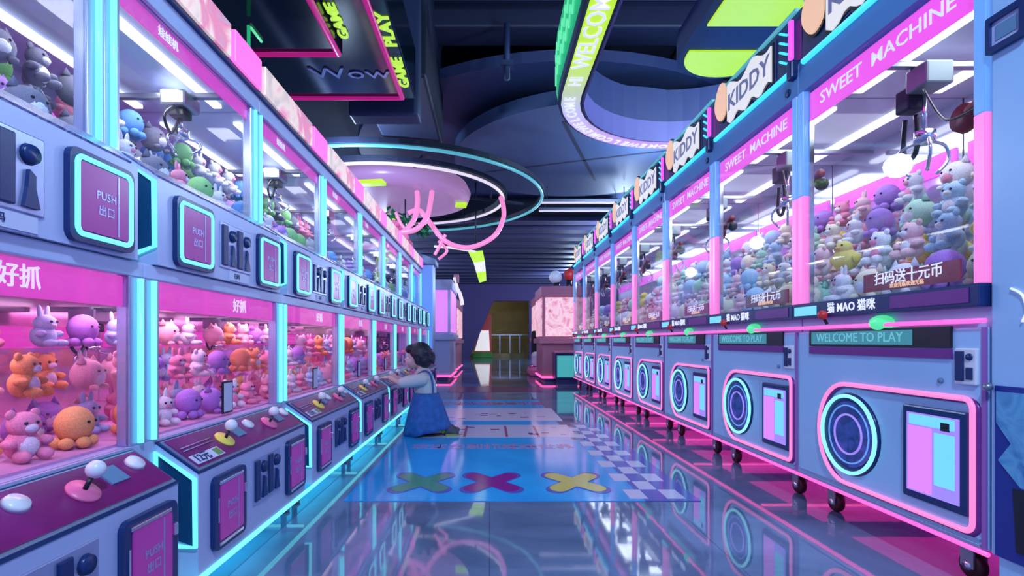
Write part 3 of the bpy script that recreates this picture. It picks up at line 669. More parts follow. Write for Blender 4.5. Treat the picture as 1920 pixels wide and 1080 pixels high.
# ------------------------------------------------------------------ RIGHT machines
PR = 0.893; Y0R = 1.447; NR = 8; RX = 1.75
def RT(u): return u-RX
def text_right(mb, s, u, y, z, size, mt, bold=.01, aspect=1.0, depth=.002):
    mb.text(s, size, mt, frame_mtx((RT(u), y, z), (0, -1, 0), (0, 0, 1)), bold, depth, aspect)
def right_machine():
    t = thing('claw_machine', 'x', 'claw machine', (RX, Y0R, 0), 'tall claw machines of the right row')
    def part(name, mb, par=None): return mb.build(name, par or t)
    b = MB()
    b.box(RT(1.38), RT(2.20), .004, PR-.004, .135, .76, 'body_r', .006)
    b.box(RT(1.40), RT(2.20), .004, PR-.004, .76, .875, 'body_r')
    b.box(RT(2.16), RT(2.20), .004, PR-.004, .875, 1.82, 'body_r')
    part('cabinet', b)
    b = MB(); b.box(RT(1.374), RT(1.384), .02, PR-.02, .137, .150, 'edge', .002); b.box(RT(1.374), RT(1.384), .02, PR-.02, .158, .163, 'edge'); part('kick_trim', b)
    b = MB(); b.box(RT(1.377), RT(1.383), .0035, .017, .14, .76, 'seam'); part('side_seam', b)  # thin mauve strip down the near edge of the base
    b = MB(); b.box(RT(1.38), RT(2.20), .0, PR, 1.82, 1.965, 'beam', .006); part('header_beam', b)
    b = MB(); b.tube([(RT(1.374), .05, 1.945), (RT(1.374), PR-.05, 1.945)], .013, 'cyan_top', 10); part('header_neon', b)
    b = MB(); b.box(RT(1.35), RT(1.40), .002, .045, 1.90, 1.985, 'navy', .01); b.lathe([(0, -.006), (.018, -.006), (.02, .0)], (RT(1.38), .075, 1.865), 'navy', 16, 'x'); part('joint_cap', b)
    # ledge
    b = MB(); b.box(RT(1.355), RT(1.41), .0, PR, .817, .883, 'navy', .004); lg = part('ledge', b)
    b = MB(); b.box(RT(1.352), RT(1.356), .03, .32, .830, .872, 'plum_bar'); part('plum_inlay', b, lg); b = MB(); b.box(RT(1.352), RT(1.356), .72, PR-.02, .83, .868, 'scr_c'); part('blue_inlay', b, lg)
    b = MB(); text_right(b, '猫 MAO 猫咪', 1.354, .52, .850, .045, 'textwhite', .01); part('ledge_text', b, lg)
    b = MB(); b.tube([(RT(1.372), .0, .778), (RT(1.372), PR, .778)], .007, 'pink', 8); part('ledge_neon', b)
    b = MB(); b.ball((RT(1.385), .40, .785), (.03, .05, .028), 'green_dome', 16, 8); part('green_lamp', b)
    b = MB(); b.tube([(RT(1.36), .66, .79), (RT(1.345), .66, .815)], .006, 'black', 8); b.ball((RT(1.342), .66, .826), .019, 'red', 14, 10); part('joystick', b)
    # display strip
    b = MB(); b.box(RT(1.372), RT(1.382), .11, .80, .700, .766, 'black', .002); ds = part('display_strip', b)
    b = MB(); b.box(RT(1.370), RT(1.373), .25, .78, .708, .758, 'lcd'); part('display_screen', b, ds)
    b = MB(); text_right(b, 'WELCOME TO PLAY', 1.3695, .515, .733, .048, 'lcdtext', 0, 1.05); part('display_text', b, ds)
    b = MB(); b.box(RT(1.373), RT(1.382), .11, .80, .668, .697, 'plum_bar'); part('display_sill', b)
    # coin plate
    b = MB(); b.box(RT(1.370), RT(1.382), .025, .095, .595, .70, 'white', .004); cp = part('coin_plate', b)
    b = MB(); b.box(RT(1.366), RT(1.372), .062, .090, .605, .692, 'navy', .002); b.lathe([(0, -.014), (.010, -.014), (.012, 0)], (RT(1.38), .045, .675), 'navy', 12, 'x'); b.box(RT(1.366), RT(1.372), .035, .055, .61, .645, 'navy', .002); part('coin_slot', b, cp)
    b = MB(); b.lathe([(0, -.006), (.008, -.006), (.009, 0)], (RT(1.38), .15, .60), 'grey', 12, 'x'); part('lock', b)
    # neon outline
    out = []
    cy, cz, cr = .553, .365, .165
    for i in range(17): a = PI/2-PI/2*0+0; th = PI/2-PI*i/16*-1; out.append((cy+.02+cr*math.sin(PI*i/16)*.93, cz+.0+(.19)*math.cos(PI*i/16)))
    out = out+[(.035+.03*(1-math.cos(PI/2*(1-i/5)))*0+.03-.03*math.sin(PI/2*i/5), .175+.03-.03*math.cos(PI/2*i/5)) for i in range(6)] \
        + [(.035+.03-.03*math.cos(PI/2*i/5), .555-.03+.03*math.sin(PI/2*i/5)) for i in range(6)]
    b = MB(); b.tube([(RT(1.371), y, z) for y, z in out], .0085, 'pink_soft', 8, closed=True); part('panel_neon', b)
    b = MB(); b.tube([(RT(1.381), y-.008, z-.006) for y, z in out], .010, 'plum_bar', 8, closed=True); part('panel_gasket', b)
    # porthole
    b = MB(); b.lathe([(0, -.004), (.135, -.004), (.150, -.010), (.158, 0)], (RT(1.38), cy, cz), 'navy', 40, 'x'); ph = part('porthole', b)
    b = MB(); b.lathe([(0, -.006), (.125, -.006)], (RT(1.38), cy, cz), 'porthole', 40, 'x'); part('porthole_window', b, ph)
    b = MB(); b.tube([(RT(1.369), cy+.075*math.cos(a*PI/16), cz+.075*math.sin(a*PI/16)) for a in range(32)], .004, 'scr_v', 6, closed=True)
    b.tube([(RT(1.370), cy+.11*math.cos(a*PI/16), cz+.11*math.sin(a*PI/16)) for a in range(32)], .003, 'post_blue', 6, closed=True); part('porthole_rings', b, ph)
    b = MB(); b.tube([(RT(1.366), cy+.146*math.cos(a*PI/24), cz+.146*math.sin(a*PI/24)) for a in range(48)], .007, 'cyan_pale', 8, closed=True); part('porthole_neon', b, ph)
    # screen
    b = MB(); b.box(RT(1.366), RT(1.384), .05, .285, .215, .515, 'navy', .006); s = part('prize_screen', b)
    b = MB(); b.box(RT(1.363), RT(1.367), .072, .262, .240, .492, 'scr_v'); part('screen_glass', b, s)
    b = MB(); b.box(RT(1.361), RT(1.364), .165, .255, .245, .45, 'scr_p'); b.box(RT(1.361), RT(1.364), .085, .155, .28, .44, 'scr_c'); b.box(RT(1.3605), RT(1.364), .085, .25, .455, .487, 'scr_c')
    b.box(RT(1.3595), RT(1.362), .10, .13, .45, .475, 'black'); part('screen_picture', b, s)
    # under glow and casters
    b = MB(); b.tube([(RT(1.380), 0, .128), (RT(1.380), PR, .128)], .0075, 'pink', 8); part('base_neon', b)
    b = MB(); b.tube([(RT(1.40), .35, .122), (RT(2.15), .35, .122)], .007, 'pink', 6); b.tube([(RT(2.17), 0, .122), (RT(2.17), PR, .122)], .007, 'pink', 6); part('under_neon', b)
    for yy in (.14, .77):
        for uu in (1.47, 2.08):
            b = MB(); b.lathe([(.030, -.006), (.034, 0), (.030, .006)], (RT(uu), yy, .115), 'steel', 14); b.box(RT(uu-.022), RT(uu-.016), yy-.022, yy+.022, .035, .112, 'steel'); b.box(RT(uu+.016), RT(uu+.022), yy-.022, yy+.022, .035, .112, 'steel'); cs = part('caster', b)
            b = MB(); b.lathe([(.0, -.014), (.036, -.014), (.040, -.008), (.040, .008), (.036, .014), (0, .014)], (RT(uu), yy, .040), 'rubber', 20, 'x'); part('wheel', b, cs)
            b = MB(); b.lathe([(0, -.024), (.014, -.024), (.014, .024), (0, .024)], (RT(uu), yy, .040), 'chrome', 14, 'x'); part('axle', b, cs)
    # posts
    z0, zc, z1 = .883, 1.36, 1.82
    for ya, yb in ((.0, .045), (PR-.045, PR)):
        b = MB(); b.box(RT(1.376), RT(1.405), ya+.004, yb-.004, zc, z1, 'post_blue', .004); part('upper_post', b)
        b = MB(); b.box(RT(1.376), RT(1.405), ya+.004, yb-.004, z0, zc, 'post_pink', .004); part('lower_post', b)
        b = MB(); b.box(RT(1.405), RT(1.425), ya, yb, z0, z1, 'chrome'); part('post_back', b)
    b = MB(); b.box(RT(1.384), RT(1.390), .045, PR-.045, z0, z1, 'glass'); part('front_glass', b)
    b = MB(); b.box(RT(1.42), RT(2.10), .002, .008, z0, z1, 'glass'); part('side_glass', b)
    b = MB(); b.box(RT(2.12), RT(2.16), .004, PR-.004, z0, z1, 'mirror'); part('back_panel', b)
    b = MB(); b.box(RT(1.42), RT(2.12), .012, PR-.004, .875, .886, 'inner'); part('play_floor', b)
    b = MB(); b.box(RT(1.42), RT(2.12), .004, PR-.004, 1.808, 1.82, 'inner'); part('inner_roof', b)
    for uu in (1.56, 1.90):
        b = MB(); b.box(RT(uu), RT(uu+.05), .08, PR-.08, 1.79, 1.808, 'lampwhite', .003); part('light_bar', b)
    b = MB(); b.box(RT(1.402), RT(1.412), .05, PR-.05, 1.685, 1.805, 'mag_bright', .002); hd = part('header_lightbox', b)
    b = MB(); text_right(b, 'SWEET  MACHINE', 1.4015, PR/2, 1.748, .07, 'textwhite', .006, 1.15); part('header_text', b, hd)
    b = MB(); b.box(RT(2.112), RT(2.12), .03, PR-.03, 1.50, 1.60, 'mag_bright'); part('back_lightbox', b)
    # price strip on the glass
    b = MB(); b.box(RT(1.392), RT(1.398), .10, .50, .90, .965, 'redstrip'); ps = part('price_strip', b)
    b = MB(); text_right(b, '扫码送十元币', 1.3915, .30, .94, .048, 'textwhite', .01); text_right(b, '欢迎光临欢迎光临', 1.3915, .30, .912, .018, 'peach', .01); part('price_text', b, ps)
    # claw
    cu, cy2 = 1.62, .50
    b = MB(); b.box(RT(1.44), RT(2.08), cy2-.014, cy2+.014, 1.735, 1.757, 'steel', .003); part('gantry_rail', b)
    b = MB(); b.box(RT(cu-.05), RT(cu+.05), cy2-.07, cy2+.03, 1.65, 1.735, 'clawgrey', .008); b.box(RT(cu-.035), RT(cu+.035), cy2+.03, cy2+.10, 1.60, 1.69, 'duct', .008); cl = part('claw_carriage', b)
    b = MB(); b.tube(smooth([(RT(cu), cy2+.09, 1.58), (RT(cu), cy2+.10, 1.46), (RT(cu), cy2+.065, 1.42), (RT(cu), cy2+.035, 1.46), (RT(cu), cy2+.04, 1.58)]), .009, 'black', 8); part('coiled_cable', b, cl)
    b = MB(); b.tube([(RT(cu), cy2, 1.64), (RT(cu), cy2, 1.50)], .007, 'chrome', 8); b.lathe([(.012, 1.51), (.034, 1.50), (.034, 1.46), (.012, 1.45)], (RT(cu), cy2, 0), 'chrome', 18); part('claw_hub', b, cl)
    for k in range(3):
        a = k*2*PI/3; b = MB()
        b.tube(smooth([(RT(cu)+r_*math.cos(a), cy2+r_*math.sin(a), h_) for r_, h_ in ((.02, 1.465), (.075, 1.45), (.09, 1.40), (.045, 1.345))], 4), .006, 'chrome', 6); part('prong', b, cl)
    b = MB(); b.tube(smooth([(RT(1.55), .42, 1.62), (RT(1.5), .30, 1.48), (RT(1.46), .2, 1.42), (RT(1.45), .05, 1.42)]), .004, 'black', 6); part('hanging_wire', b)
    b = MB(); b.tube(smooth([(RT(1.55), .10, 1.51), (RT(1.55), .16, 1.49), (RT(1.55), .24, 1.46)]), .02, 'darkred', 8); b.lathe([(0, -.01), (.045, -.01), (.05, .01), (0, .02)], (RT(1.55), .26, 1.45), 'darkred', 16, 'x'); b.ball((RT(1.55), .10, 1.455), .03, 'black', 12, 8); part('red_prop', b)
    # marquee on top
    b = MB(); b.box(RT(1.40), RT(1.44), .0, PR, 1.965, 2.22, 'navy', .004); mq = part('marquee_board', b)
    b = MB(); b.box(RT(1.385), RT(1.41), .03, PR-.03, 2.215, 2.232, 'tealneon', .003); part('teal_edge', b, mq)
    blob = [(.23+.47*s, 1.995+.02*math.sin(s*19)) for s in [i/14 for i in range(15)]]+[(.70-.47*s, 2.185+.025*math.sin(s*11+1)) for s in [i/14 for i in range(15)]]
    cxm, czm = .465, 2.09
    b = MB(); b.prism([(cxm+(p-cxm)*1.05, czm+(q-czm)*1.16) for p, q in blob], 'x', RT(1.388), RT(1.402), 'black'); b.prism([(cxm+(p-cxm)*1.08+0, czm+(q-czm)*1.26) for p, q in blob], 'x', RT(1.394), RT(1.402), 'lilac'); b.build('sign_outline', mq)
    b = MB(); b.prism(blob, 'x', RT(1.380), RT(1.390), 'cream'); b.build('sign_face', mq)
    b = MB(); text_right(b, 'KIDDY', 1.379, .465, 2.09, .13, 'signletter', .02, 1.15); b.build('sign_letters', mq)
    ob = [(.79+.075*math.cos(a*PI/12)*(1+.12*math.cos(3*a*PI/12)), 2.15+.11*math.sin(a*PI/12)) for a in range(24)]
    b = MB(); b.prism(ob, 'x', RT(1.382), RT(1.398), 'peach'); b.prism([(.79+(p-.79)*1.15, 2.15+(q-2.15)*1.12) for p, q in ob], 'x', RT(1.392), RT(1.402), 'black'); b.build('peach_emblem', mq)
    b = MB(); b.box(RT(1.372), RT(1.392), .045, .068, 2.01, 2.19, 'magenta', .006); b.build('magenta_lamp', mq)
    b = MB()
    for i in range(4): b.tube([(RT(1.394), .11, 2.02+.045*i), (RT(1.394), .17, 2.06+.045*i)], .006, 'cyan_top', 6)
    b.build('cyan_chevrons', mq)
    return t
M['signletter'] = mat('grey_lilac_print', (0.40, 0.38, 0.55), .5)
M['clawgrey'] = mat('greenish_grey_metal', (0.22, 0.28, 0.30), .4, .4)
M['seam'] = mat('mauve_seam', (0.36, 0.14, 0.48), .3)
M['redstrip'] = mat('dark_red_print', (0.35, 0.02, 0.06), .4)
M['darkred'] = mat('maroon_plastic', (0.28, 0.03, 0.04), .4)
rm0 = right_machine()
RNAMES = ['nearest tall claw machine of the right row, beside the plain blue cabinet', 'second tall claw machine from the camera in the right row', 'third tall claw machine from the camera in the right row',
          'fourth tall claw machine from the camera in the right row', 'fifth tall claw machine from the camera in the right row', 'sixth tall claw machine from the camera in the right row',
          'seventh tall claw machine in the right row, last but one', 'farthest tall claw machine, at the end of the right row']
for k in range(NR):
    o = rm0 if k == 0 else copy_tree(rm0)
    o.location = (RX, Y0R+k*PR, 0); o['label'] = RNAMES[k]
    y = Y0R+k*PR+PR/2
    area('display_lamp', (1.72, y, 1.785), .30, .7, 3.6, (0.88, 0.92, 1.0))
    area('underglow_fill', (1.80, y, .12), .5, .7, 0.75, (1.0, 0.03, 0.42))
    o.scale = (1, .9985, 1)

# plain blue cabinet at the near right
t = thing('service_cabinet', 'plain blue cabinet at the right edge with a framed plaque and a poster', 'cabinet', (RX, .5, 0))
b = MB(); b.box(RT(1.38), RT(2.2), 0, .94, .135, 2.35, 'body_r', .006); b.build('cabinet', t)
b = MB(); b.box(RT(1.385), RT(2.1), .02, .92, 0, .135, 'body_r'); b.build('plinth', t)
b = MB(); b.ring(rrect(.835, .945-.004, 1.505, 1.605, .004, 2), rrect(.85, .93, 1.522, 1.588, .004, 2), 'x', RT(1.366), RT(1.381), 'navy'); b.build('plaque_frame', t)
b = MB(); b.box(RT(1.374), RT(1.381), .845, .935, 1.515, 1.595, 'body_l'); b.box(RT(1.372), RT(1.375), .862, .918, 1.535, 1.575, 'grey'); b.build('plaque', t)
M['posterblue'] = mat('deep_blue_print', (0.01, 0.03, 0.28), .4)
M['postercyan'] = pattern('pale_blue_print', [(0.05, 0.2, 0.5), (0.15, 0.45, 0.7), (0.05, 0.25, 0.6)], 12, 0, .4)
b = MB(); b.box(RT(1.374), RT(1.381), .45, .922, .14, .60, 'posterblue'); po = b.build('poster', t)
b = MB(); b.prism([(.915, .585), (.60, .585), (.60, .33), (.85, .34), (.91, .40), (.875, .45), (.915, .50)], 'x', RT(1.371), RT(1.375), 'postercyan'); b.prism([(.87, .335), (.6, .32), (.6, .16), (.86, .17)], 'x', RT(1.370), RT(1.374), 'black'); b.build('poster_figure', t).parent = po
b = MB(); b.ball((RT(1.365), .932, .595), .012, 'steel', 10, 8); b.build('hook', t)
b = MB(); b.tube(smooth([(RT(1.376), .88, .86), (RT(1.376), .85, .84), (RT(1.376), .84, .80), (RT(1.376), .85, .77)]), .003, 'textwhite', 6); b.build('curved_mark', t)

# ------------------------------------------------------------------ floor graphics
M['matblue'] = mat('blue_vinyl', (0.03, 0.42, 0.98), .10, noise=.12, nscale=3)
M['matwhite'] = mat('white_vinyl', (0.60, 0.62, 0.85), .15)
M['matpink'] = mat('pink_vinyl', (0.40, 0.28, 0.55), .15)
M['xgreen'] = mat('green_vinyl', (0.05, 0.30, 0.18), .15)
M['xmag'] = mat('purple_vinyl', (0.26, 0.02, 0.30), .15)
M['xyel'] = mat('yellow_vinyl', (0.62, 0.60, 0.12), .15)
M['matred'] = mat('red_vinyl_print', (0.38, 0.10, 0.22), .15)
M['matviolet'] = mat('violet_vinyl', (0.10, 0.12, 0.50), .12)
t = thing('floor_mat', 'bright blue floor graphic with coloured crosses down the aisle', 'floor mat', (0, 4, 0))
def q(x0, x1, y0, y1, z, mt, bb): bb.box(x0, x1, y0-4, y1-4, .0005, z, mt)
b = MB(); q(-.66, .70, 2.35, 3.80, .003, 'matblue', b); q(-.66, .60, 3.80, 6.4, .003, 'matblue', b); q(.70, .95, 2.35, 4.6, .003, 'matviolet', b); b.build('vinyl_sheet', t)
b = MB(); rnd = random.Random(2)
q(-.55, .66, 3.90, 4.48, .004, 'matwhite', b); q(-.55, .66, 4.72, 5.6, .004, 'matwhite', b)
for xx in (-.2, .12, .36): q(xx, xx+.02, 3.92, 4.42, .005, 'matred', b)
for i in range(26):
    xx, yy = rnd.uniform(-.45, .55), rnd.choice((rnd.uniform(3.98, 4.34), rnd.uniform(4.8, 5.2)))
    q(xx, xx+rnd.uniform(.03, .08), yy, yy+rnd.uniform(.03, .06), .005, rnd.choice(('matviolet', 'matred', 'matpink')), b)
b.build('white_squares', t)
b = MB()
for i in range(14):
    for j in range(3):
        if (i+j) % 2 == 0:
            xx = .64+.085*j; yy = 2.38+.15*i
            q(xx, xx+.083, yy, yy+.145, .0045, 'matwhite', b)
b.build('checker_border', t)
def crossmesh(cx, cy, s, mt, bb):
    for a in (PI/4, -PI/4):
        m_ = Matrix.Translation((cx, cy, 0)) @ Matrix.Diagonal((1.0, 1.25, 1, 1)) @ Matrix.Rotation(a, 4, 'Z')
        bb.prism(rrect(-s, s, -s*.26, s*.26, s*.25, 4), 'z', .0005, .0048 if a > 0 else .0052, mt, mtx=m_)
for cx, mt in ((-.34, 'xgreen'), (.01, 'xmag'), (.43, 'xyel')):
    b = MB(); crossmesh(cx, 2.66-4, .20, 'xviolet_edge' if 0 else 'matviolet', b); 
    b2 = MB(); crossmesh(cx, 2.66-4, .175, mt, b2)
    b2.v = [(x, y, z+.001 if z > .002 else z) for x, y, z in b2.v]
    o = b.build('cross_outline', t); b2.build('cross', t).parent = t
b = MB(); b.text('欢迎来到抓娃娃世界', .17, 'matpink', frame_mtx((.02, 3.55-4, .0035), (1, 0, 0), (0, 1, 0)), .02, .002, .72); b.build('mat_lettering', t)
b = MB(); b.text('欢迎光临娃娃乐园', .30, 'matred', frame_mtx((.02, 6.0-4, .0035), (1, 0, 0), (0, 1, 0)), .02, .002, .5); b.build('mat_lettering', t)
M['carpetred'] = mat('dusky_red_vinyl', (0.16, 0.05, 0.12), .2)
b = MB(); b.box(-.6, .75, 7.4, 8.3, .0005, .003, 'carpetred'); tag(b.build('floor_sticker'), 'dusky red strip on the floor beyond the blue graphic', 'floor mat')

# ------------------------------------------------------------------ far units
t = thing('end_cabinet', 'tall blue-lit end cabinet closing the left row', 'cabinet', (-1.0, 7.95, 0))
M['endblue'] = glow('blue_lit_end_panel', (0.10, 0.24, 0.70), .8)
b = MB(); b.box(-.35, .16, -.20, .15, 0, 1.86, 'body_r', .01); b.build('cabinet', t)
b = MB(); b.box(-.09, .15, -.212, -.201, .03, 1.84, 'endblue', .002); b.build('lit_panel', t)
b = MB(); b.tube([(-.13, -.215, .95), (-.13, -.215, 1.82)], .02, 'cyan_top', 8); b.build('neon_tube', t)
b = MB(); b.prism([(-.62, 2.12), (-.5, 2.2), (.20, 1.93), (.20, 1.86), (-.35, 1.86)], 'y', -.25, .2, 'grey'); b.build('slanted_canopy', t)
def far_unit(name, lab, cat, loc, w, d, h, face, trim, base, grp=None):
    t = thing(name, lab, cat, loc, grp)
    b = MB(); b.box(-w/2, w/2, 0, d, .06, h, base, .02); b.box(-w/2+.05, w/2-.05, .05, d-.05, 0, .06, 'navy'); b.build('cabinet', t)
    b = MB(); b.box(-w/2+.05, w/2-.05, -.02, .0, h*.5, h-.12, face, .005); b.build('display_window', t)
    sx = -1 if loc[0] > 0 else 1
    x = sx*w/2
    b = MB(); b.box(x, x+.02*sx, .05, d-.05, h*.5, h-.12, face, .004); b.build('side_window', t)
    b = MB(); b.box(-w/2-.06, w/2+.06, -.1, d, h*.42, h*.48, trim, .01); b.build('counter', t)
    b = MB(); b.box(-w/2-.03, w/2+.03, -.03, d, h-.1, h+.08, trim, .01); b.build('canopy', t)
    b = MB(); b.tube([(-w/2, -.02, .08), (w/2, -.02, .08)], .02, 'pink', 6); b.tube([(x+.01*sx, 0, .08), (x+.01*sx, d, .08)], .02, 'pink', 6); b.build('base_neon', t)
    return t
M['rosebody'] = mat('rose_enamel', (0.55, 0.18, 0.28), .35)
far_unit('gift_machine', 'pink gift machine with glowing window past the end of the right row', 'gift machine', (1.27, 9.3, 0), .66, 1.2, 1.62, 'fascia_pink', 'rosebody', 'rosebody', 'gift machines past the rows')
far_unit('gift_machine', 'red-topped gift machine far back on the right side', 'gift machine', (1.45, 11.9, 0), .7, 1.6, 1.70, 'fascia_pink', 'rosebody', 'body_l', 'gift machines past the rows')
far_unit('gift_machine', 'slim blue gift machine past the end of the left row', 'gift machine', (-1.02, 9.6, 0), .6, 1.5, 1.78, 'scr_p', 'body_l', 'body_l', 'gift machines past the rows')
far_unit('gift_machine', 'pink-fronted gift machine farthest back on the left', 'gift machine', (-1.05, 11.9, 0), .6, 2.2, 1.6, 'fascia_pink', 'rosebody', 'rosebody', 'gift machines past the rows')
t = thing('low_game_console', 'low teal-lit game console at the foot of the pink gift machine', 'game console', (1.3, 8.75, 0))
M['tealbody'] = glow('teal_lit_panel', (0.06, 0.42, 0.42), .7)
b = MB(); b.box(-.2, .22, 0, .4, .08, .52, 'navy', .02); b.box(-.15, .18, .05, .35, 0, .08, 'navy'); b.build('cabinet', t)
b = MB(); b.box(-.17, .19, -.015, 0, .12, .48, 'tealbody', .005); b.build('lit_panel', t)
b = MB(); b.box(-.22, .24, -.05, .42, .52, .56, 'rosebody', .01); b.build('top', t)
t = thing('racing_seat_game', 'small red and white ride-on game beside the far aisle on the right', 'arcade game', (1.1, 10.98, 0))
b = MB(); b.box(-.28, .28, -.3, .5, .0, .18, 'pinkp', .05); b.build('base', t)
b = MB(); b.box(-.2, .2, -.02, .42, .18, .50, 'white', .08); b.build('seat', t)
b = MB(); b.box(-.2, .2, .34, .46, .42, .95, 'black', .06); b.build('backrest', t)
b = MB(); b.lathe([(0, 0), (.12, .01), (.12, .06), (0, .08)], (0, -.2, .7), 'red', 20, 'y'); b.tube([(0, -.2, .7), (0, -.25, .16)], .03, 'steel'); b.build('steering_wheel', t)
t = thing('mascot_topper', 'red and white round ornament on top of the pink gift machine', 'ornament', (1.33, 9.6, 1.70))
b = MB(); b.ball((-.12, 0, .20), .12, 'white', 16, 12); b.ball((.14, 0, .24), .11, 'red', 16, 12); b.build('balls', t)
b = MB(); b.lathe([(.10, 0), (.06, .05), (.05, .12)], (-.10, 0, 0), 'black', 14); b.lathe([(.09, 0), (.05, .06), (.05, .16)], (.13, 0, 0), 'black', 14); b.build('stand', t)
t = thing('inflatable_arch_sign', 'cream and red curved sign on the far left machine', 'sign', (-.612, 9.8, 1.2))
b = MB(); b.tube(smooth([(-.04, 0, .72), (-.0, 0, .52), (.06, 0, .40), (.10, 0, .2)]), .035, 'cream', 10); b.build('curved_tube', t)
b = MB(); b.box(-.06, .04, -.03, .03, .60, .78, 'rosebody', .02); b.build('plaque', t)

# ------------------------------------------------------------------ plush toys
PC = {'mint': (0.45, 0.75, 0.60), 'cream': (0.85, 0.78, 0.62), 'rose': (0.88, 0.55, 0.60), 'sky': (0.42, 0.62, 0.85), 'pink': (0.80, 0.30, 0.45), 'white': (0.78, 0.78, 0.86), 'yellow': (0.85, 0.68, 0.18), 'blue': (0.16, 0.38, 0.80), 'green': (0.28, 0.62, 0.26), 'orange': (0.90, 0.42, 0.16), 'violet': (0.42, 0.22, 0.68), 'grey': (0.20, 0.20, 0.28)}
for c, v in PC.items(): M['pl_'+c] = mat(c+'_plush', v, .9, noise=.18, nscale=40, spec=.2)
_pm = {}
def toy_mesh(kind, col):
    if (kind, col) in _pm: return _pm[(kind, col)]
    b = MB(); c = 'pl_'+col; w = 'pl_white' if col != 'white' else 'pl_pink'
    # all fit in a 1 x 1 footprint, height about 1.0 ; face looks to -y
    if kind == 'bear':
        b.ball((0, .02, .30), (.30, .27, .31), c); b.ball((0, -.12, .28), (.2, .16, .22), w); b.ball((0, -.02, .70), (.28, .25, .25), c)
        b.ball((0, -.22, .64), (.12, .10, .09), w)
        for s in (-1, 1):
            b.ball((.21*s, 0, .90), (.10, .06, .10), c, 8, 6); b.ball((.32*s, -.12, .36), (.11, .17, .10), c, 8, 6); b.ball((.2*s, -.28, .12), (.12, .2, .12), c, 8, 6)
    elif kind == 'bunny':
        b.ball((0, .02, .28), (.28, .27, .29), c); b.ball((0, -.02, .60), (.26, .24, .22), c); b.ball((0, -.2, .55), (.10, .08, .07), w, 8, 6)
        for s in (-1, 1):
            b.ball((.12*s, .02, .86), (.07, .05, .20), c, 8, 6, rot=Matrix.Rotation(.15*s, 3, 'Y')); b.ball((.28*s, -.12, .34), (.09, .15, .09), c, 8, 6); b.ball((.17*s, -.28, .10), (.11, .2, .10), c, 8, 6)
    elif kind == 'chick':
        b.ball((0, .02, .36), (.38, .36, .36), c); b.ball((0, -.06, .74), (.25, .24, .22), c); b.ball((0, -.33, .70), (.08, .10, .05), 'pl_orange', 8, 6)
        for s in (-1, 1): b.ball((.36*s, .02, .38), (.08, .20, .17), c, 8, 6); b.ball((.14*s, -.30, .04), (.10, .14, .04), 'pl_orange', 8, 6)
    elif kind == 'cat':
        b.ball((0, 0, .40), (.42, .38, .40), c, 14, 10); b.ball((0, -.18, .34), (.26, .22, .22), w)
        for s in (-1, 1): b.lathe([(.13, 0), (.0, .24)], (.24*s, 0, .68), c, 6); b.ball((.24*s, -.28, .08), (.10, .12, .08), c, 8, 6)
        b.tube([(.25, .3, .2), (.42, .38, .45), (.36, .36, .62)], .05, c, 6)
    else:   # octopus / ball
        b.ball((0, 0, .52), (.38, .38, .40), c, 14, 10)
        for k in range(6):
            a = k*PI/3; b.ball((.30*math.cos(a), .30*math.sin(a), .13), (.15, .15, .13), c, 8, 6)
    o = b.build(kind+'_plush', None); me = o.data; bpy.data.objects.remove(o)
    e = MB()
    ez, ey, ex = {'bear': (.74, -.24, .10), 'bunny': (.64, -.235, .09), 'chick': (.80, -.26, .10), 'cat': (.50, -.34, .14), 'octopus': (.58, -.355, .13)}[kind]
    e.ball((-ex, ey, ez), .035, 'black', 8, 6); e.ball((ex, ey, ez), .035, 'black', 8, 6)
    o = e.build('eyes', None); em = o.data; bpy.data.objects.remove(o)
    _pm[(kind, col)] = (me, em); return me, em
KN = {'bear': 'plush_bear', 'bunny': 'plush_bunny', 'chick': 'plush_chick', 'cat': 'plush_cat', 'octopus': 'plush_octopus'}
def toy(kind, col, loc, size, rz, where, grp, eyes=True):
    me, em = toy_mesh(kind, col)
    o = bpy.data.objects.new(KN[kind], me); C.objects.link(o); o.location = loc; o.scale = (size,)*3; o.rotation_euler = (0, 0, rz)
    o['label'] = f'{col} plush {kind} piled behind the glass of {where}'; o['category'] = 'plush toy'; o['group'] = f'{col} plush {kind} toys, {grp}'
    if eyes:
        e = bpy.data.objects.new('eyes', em); C.objects.link(e); e.parent = o
def pile(x_front, dirx, y0, y1, z, rows, cell, palette, where, grp, eyes, rnd, skip=()):
    n = int((y1-y0)/cell); st = (y1-y0)/n
    for r_, layers in enumerate(rows):
        for l_ in range(layers):
            for i in range(n):
                if (r_, l_, i) in skip: continue
                kind, col = rnd.choice(palette)
                x = x_front+dirx*(cell*.52+r_*cell*1.0); s = cell*.93*rnd.uniform(.94, 1.0)
                base = PI/2*(-dirx)            # face the aisle
                rz = (PI/2 if dirx < 0 else -PI/2)+rnd.uniform(-.35, .35)
                toy(kind, col, (x, y0+st*(i+.5), z+.002+l_*cell*.985), s, rz, where, grp, eyes)
rnd = random.Random(11)
palR = [('bear', 'rose'), ('bunny', 'white'), ('cat', 'mint'), ('octopus', 'sky'), ('bear', 'white'), ('chick', 'yellow'), ('bunny', 'rose'), ('cat', 'cream'), ('bear', 'sky'), ('cat', 'white'), ('bunny', 'mint'), ('bear', 'cream'), ('octopus', 'violet'), ('bear', 'pink')]
palU = [('bear', 'grey'), ('bunny', 'white'), ('cat', 'violet'), ('octopus', 'blue'), ('bear', 'white'), ('bunny', 'pink'), ('cat', 'grey'), ('octopus', 'green')]
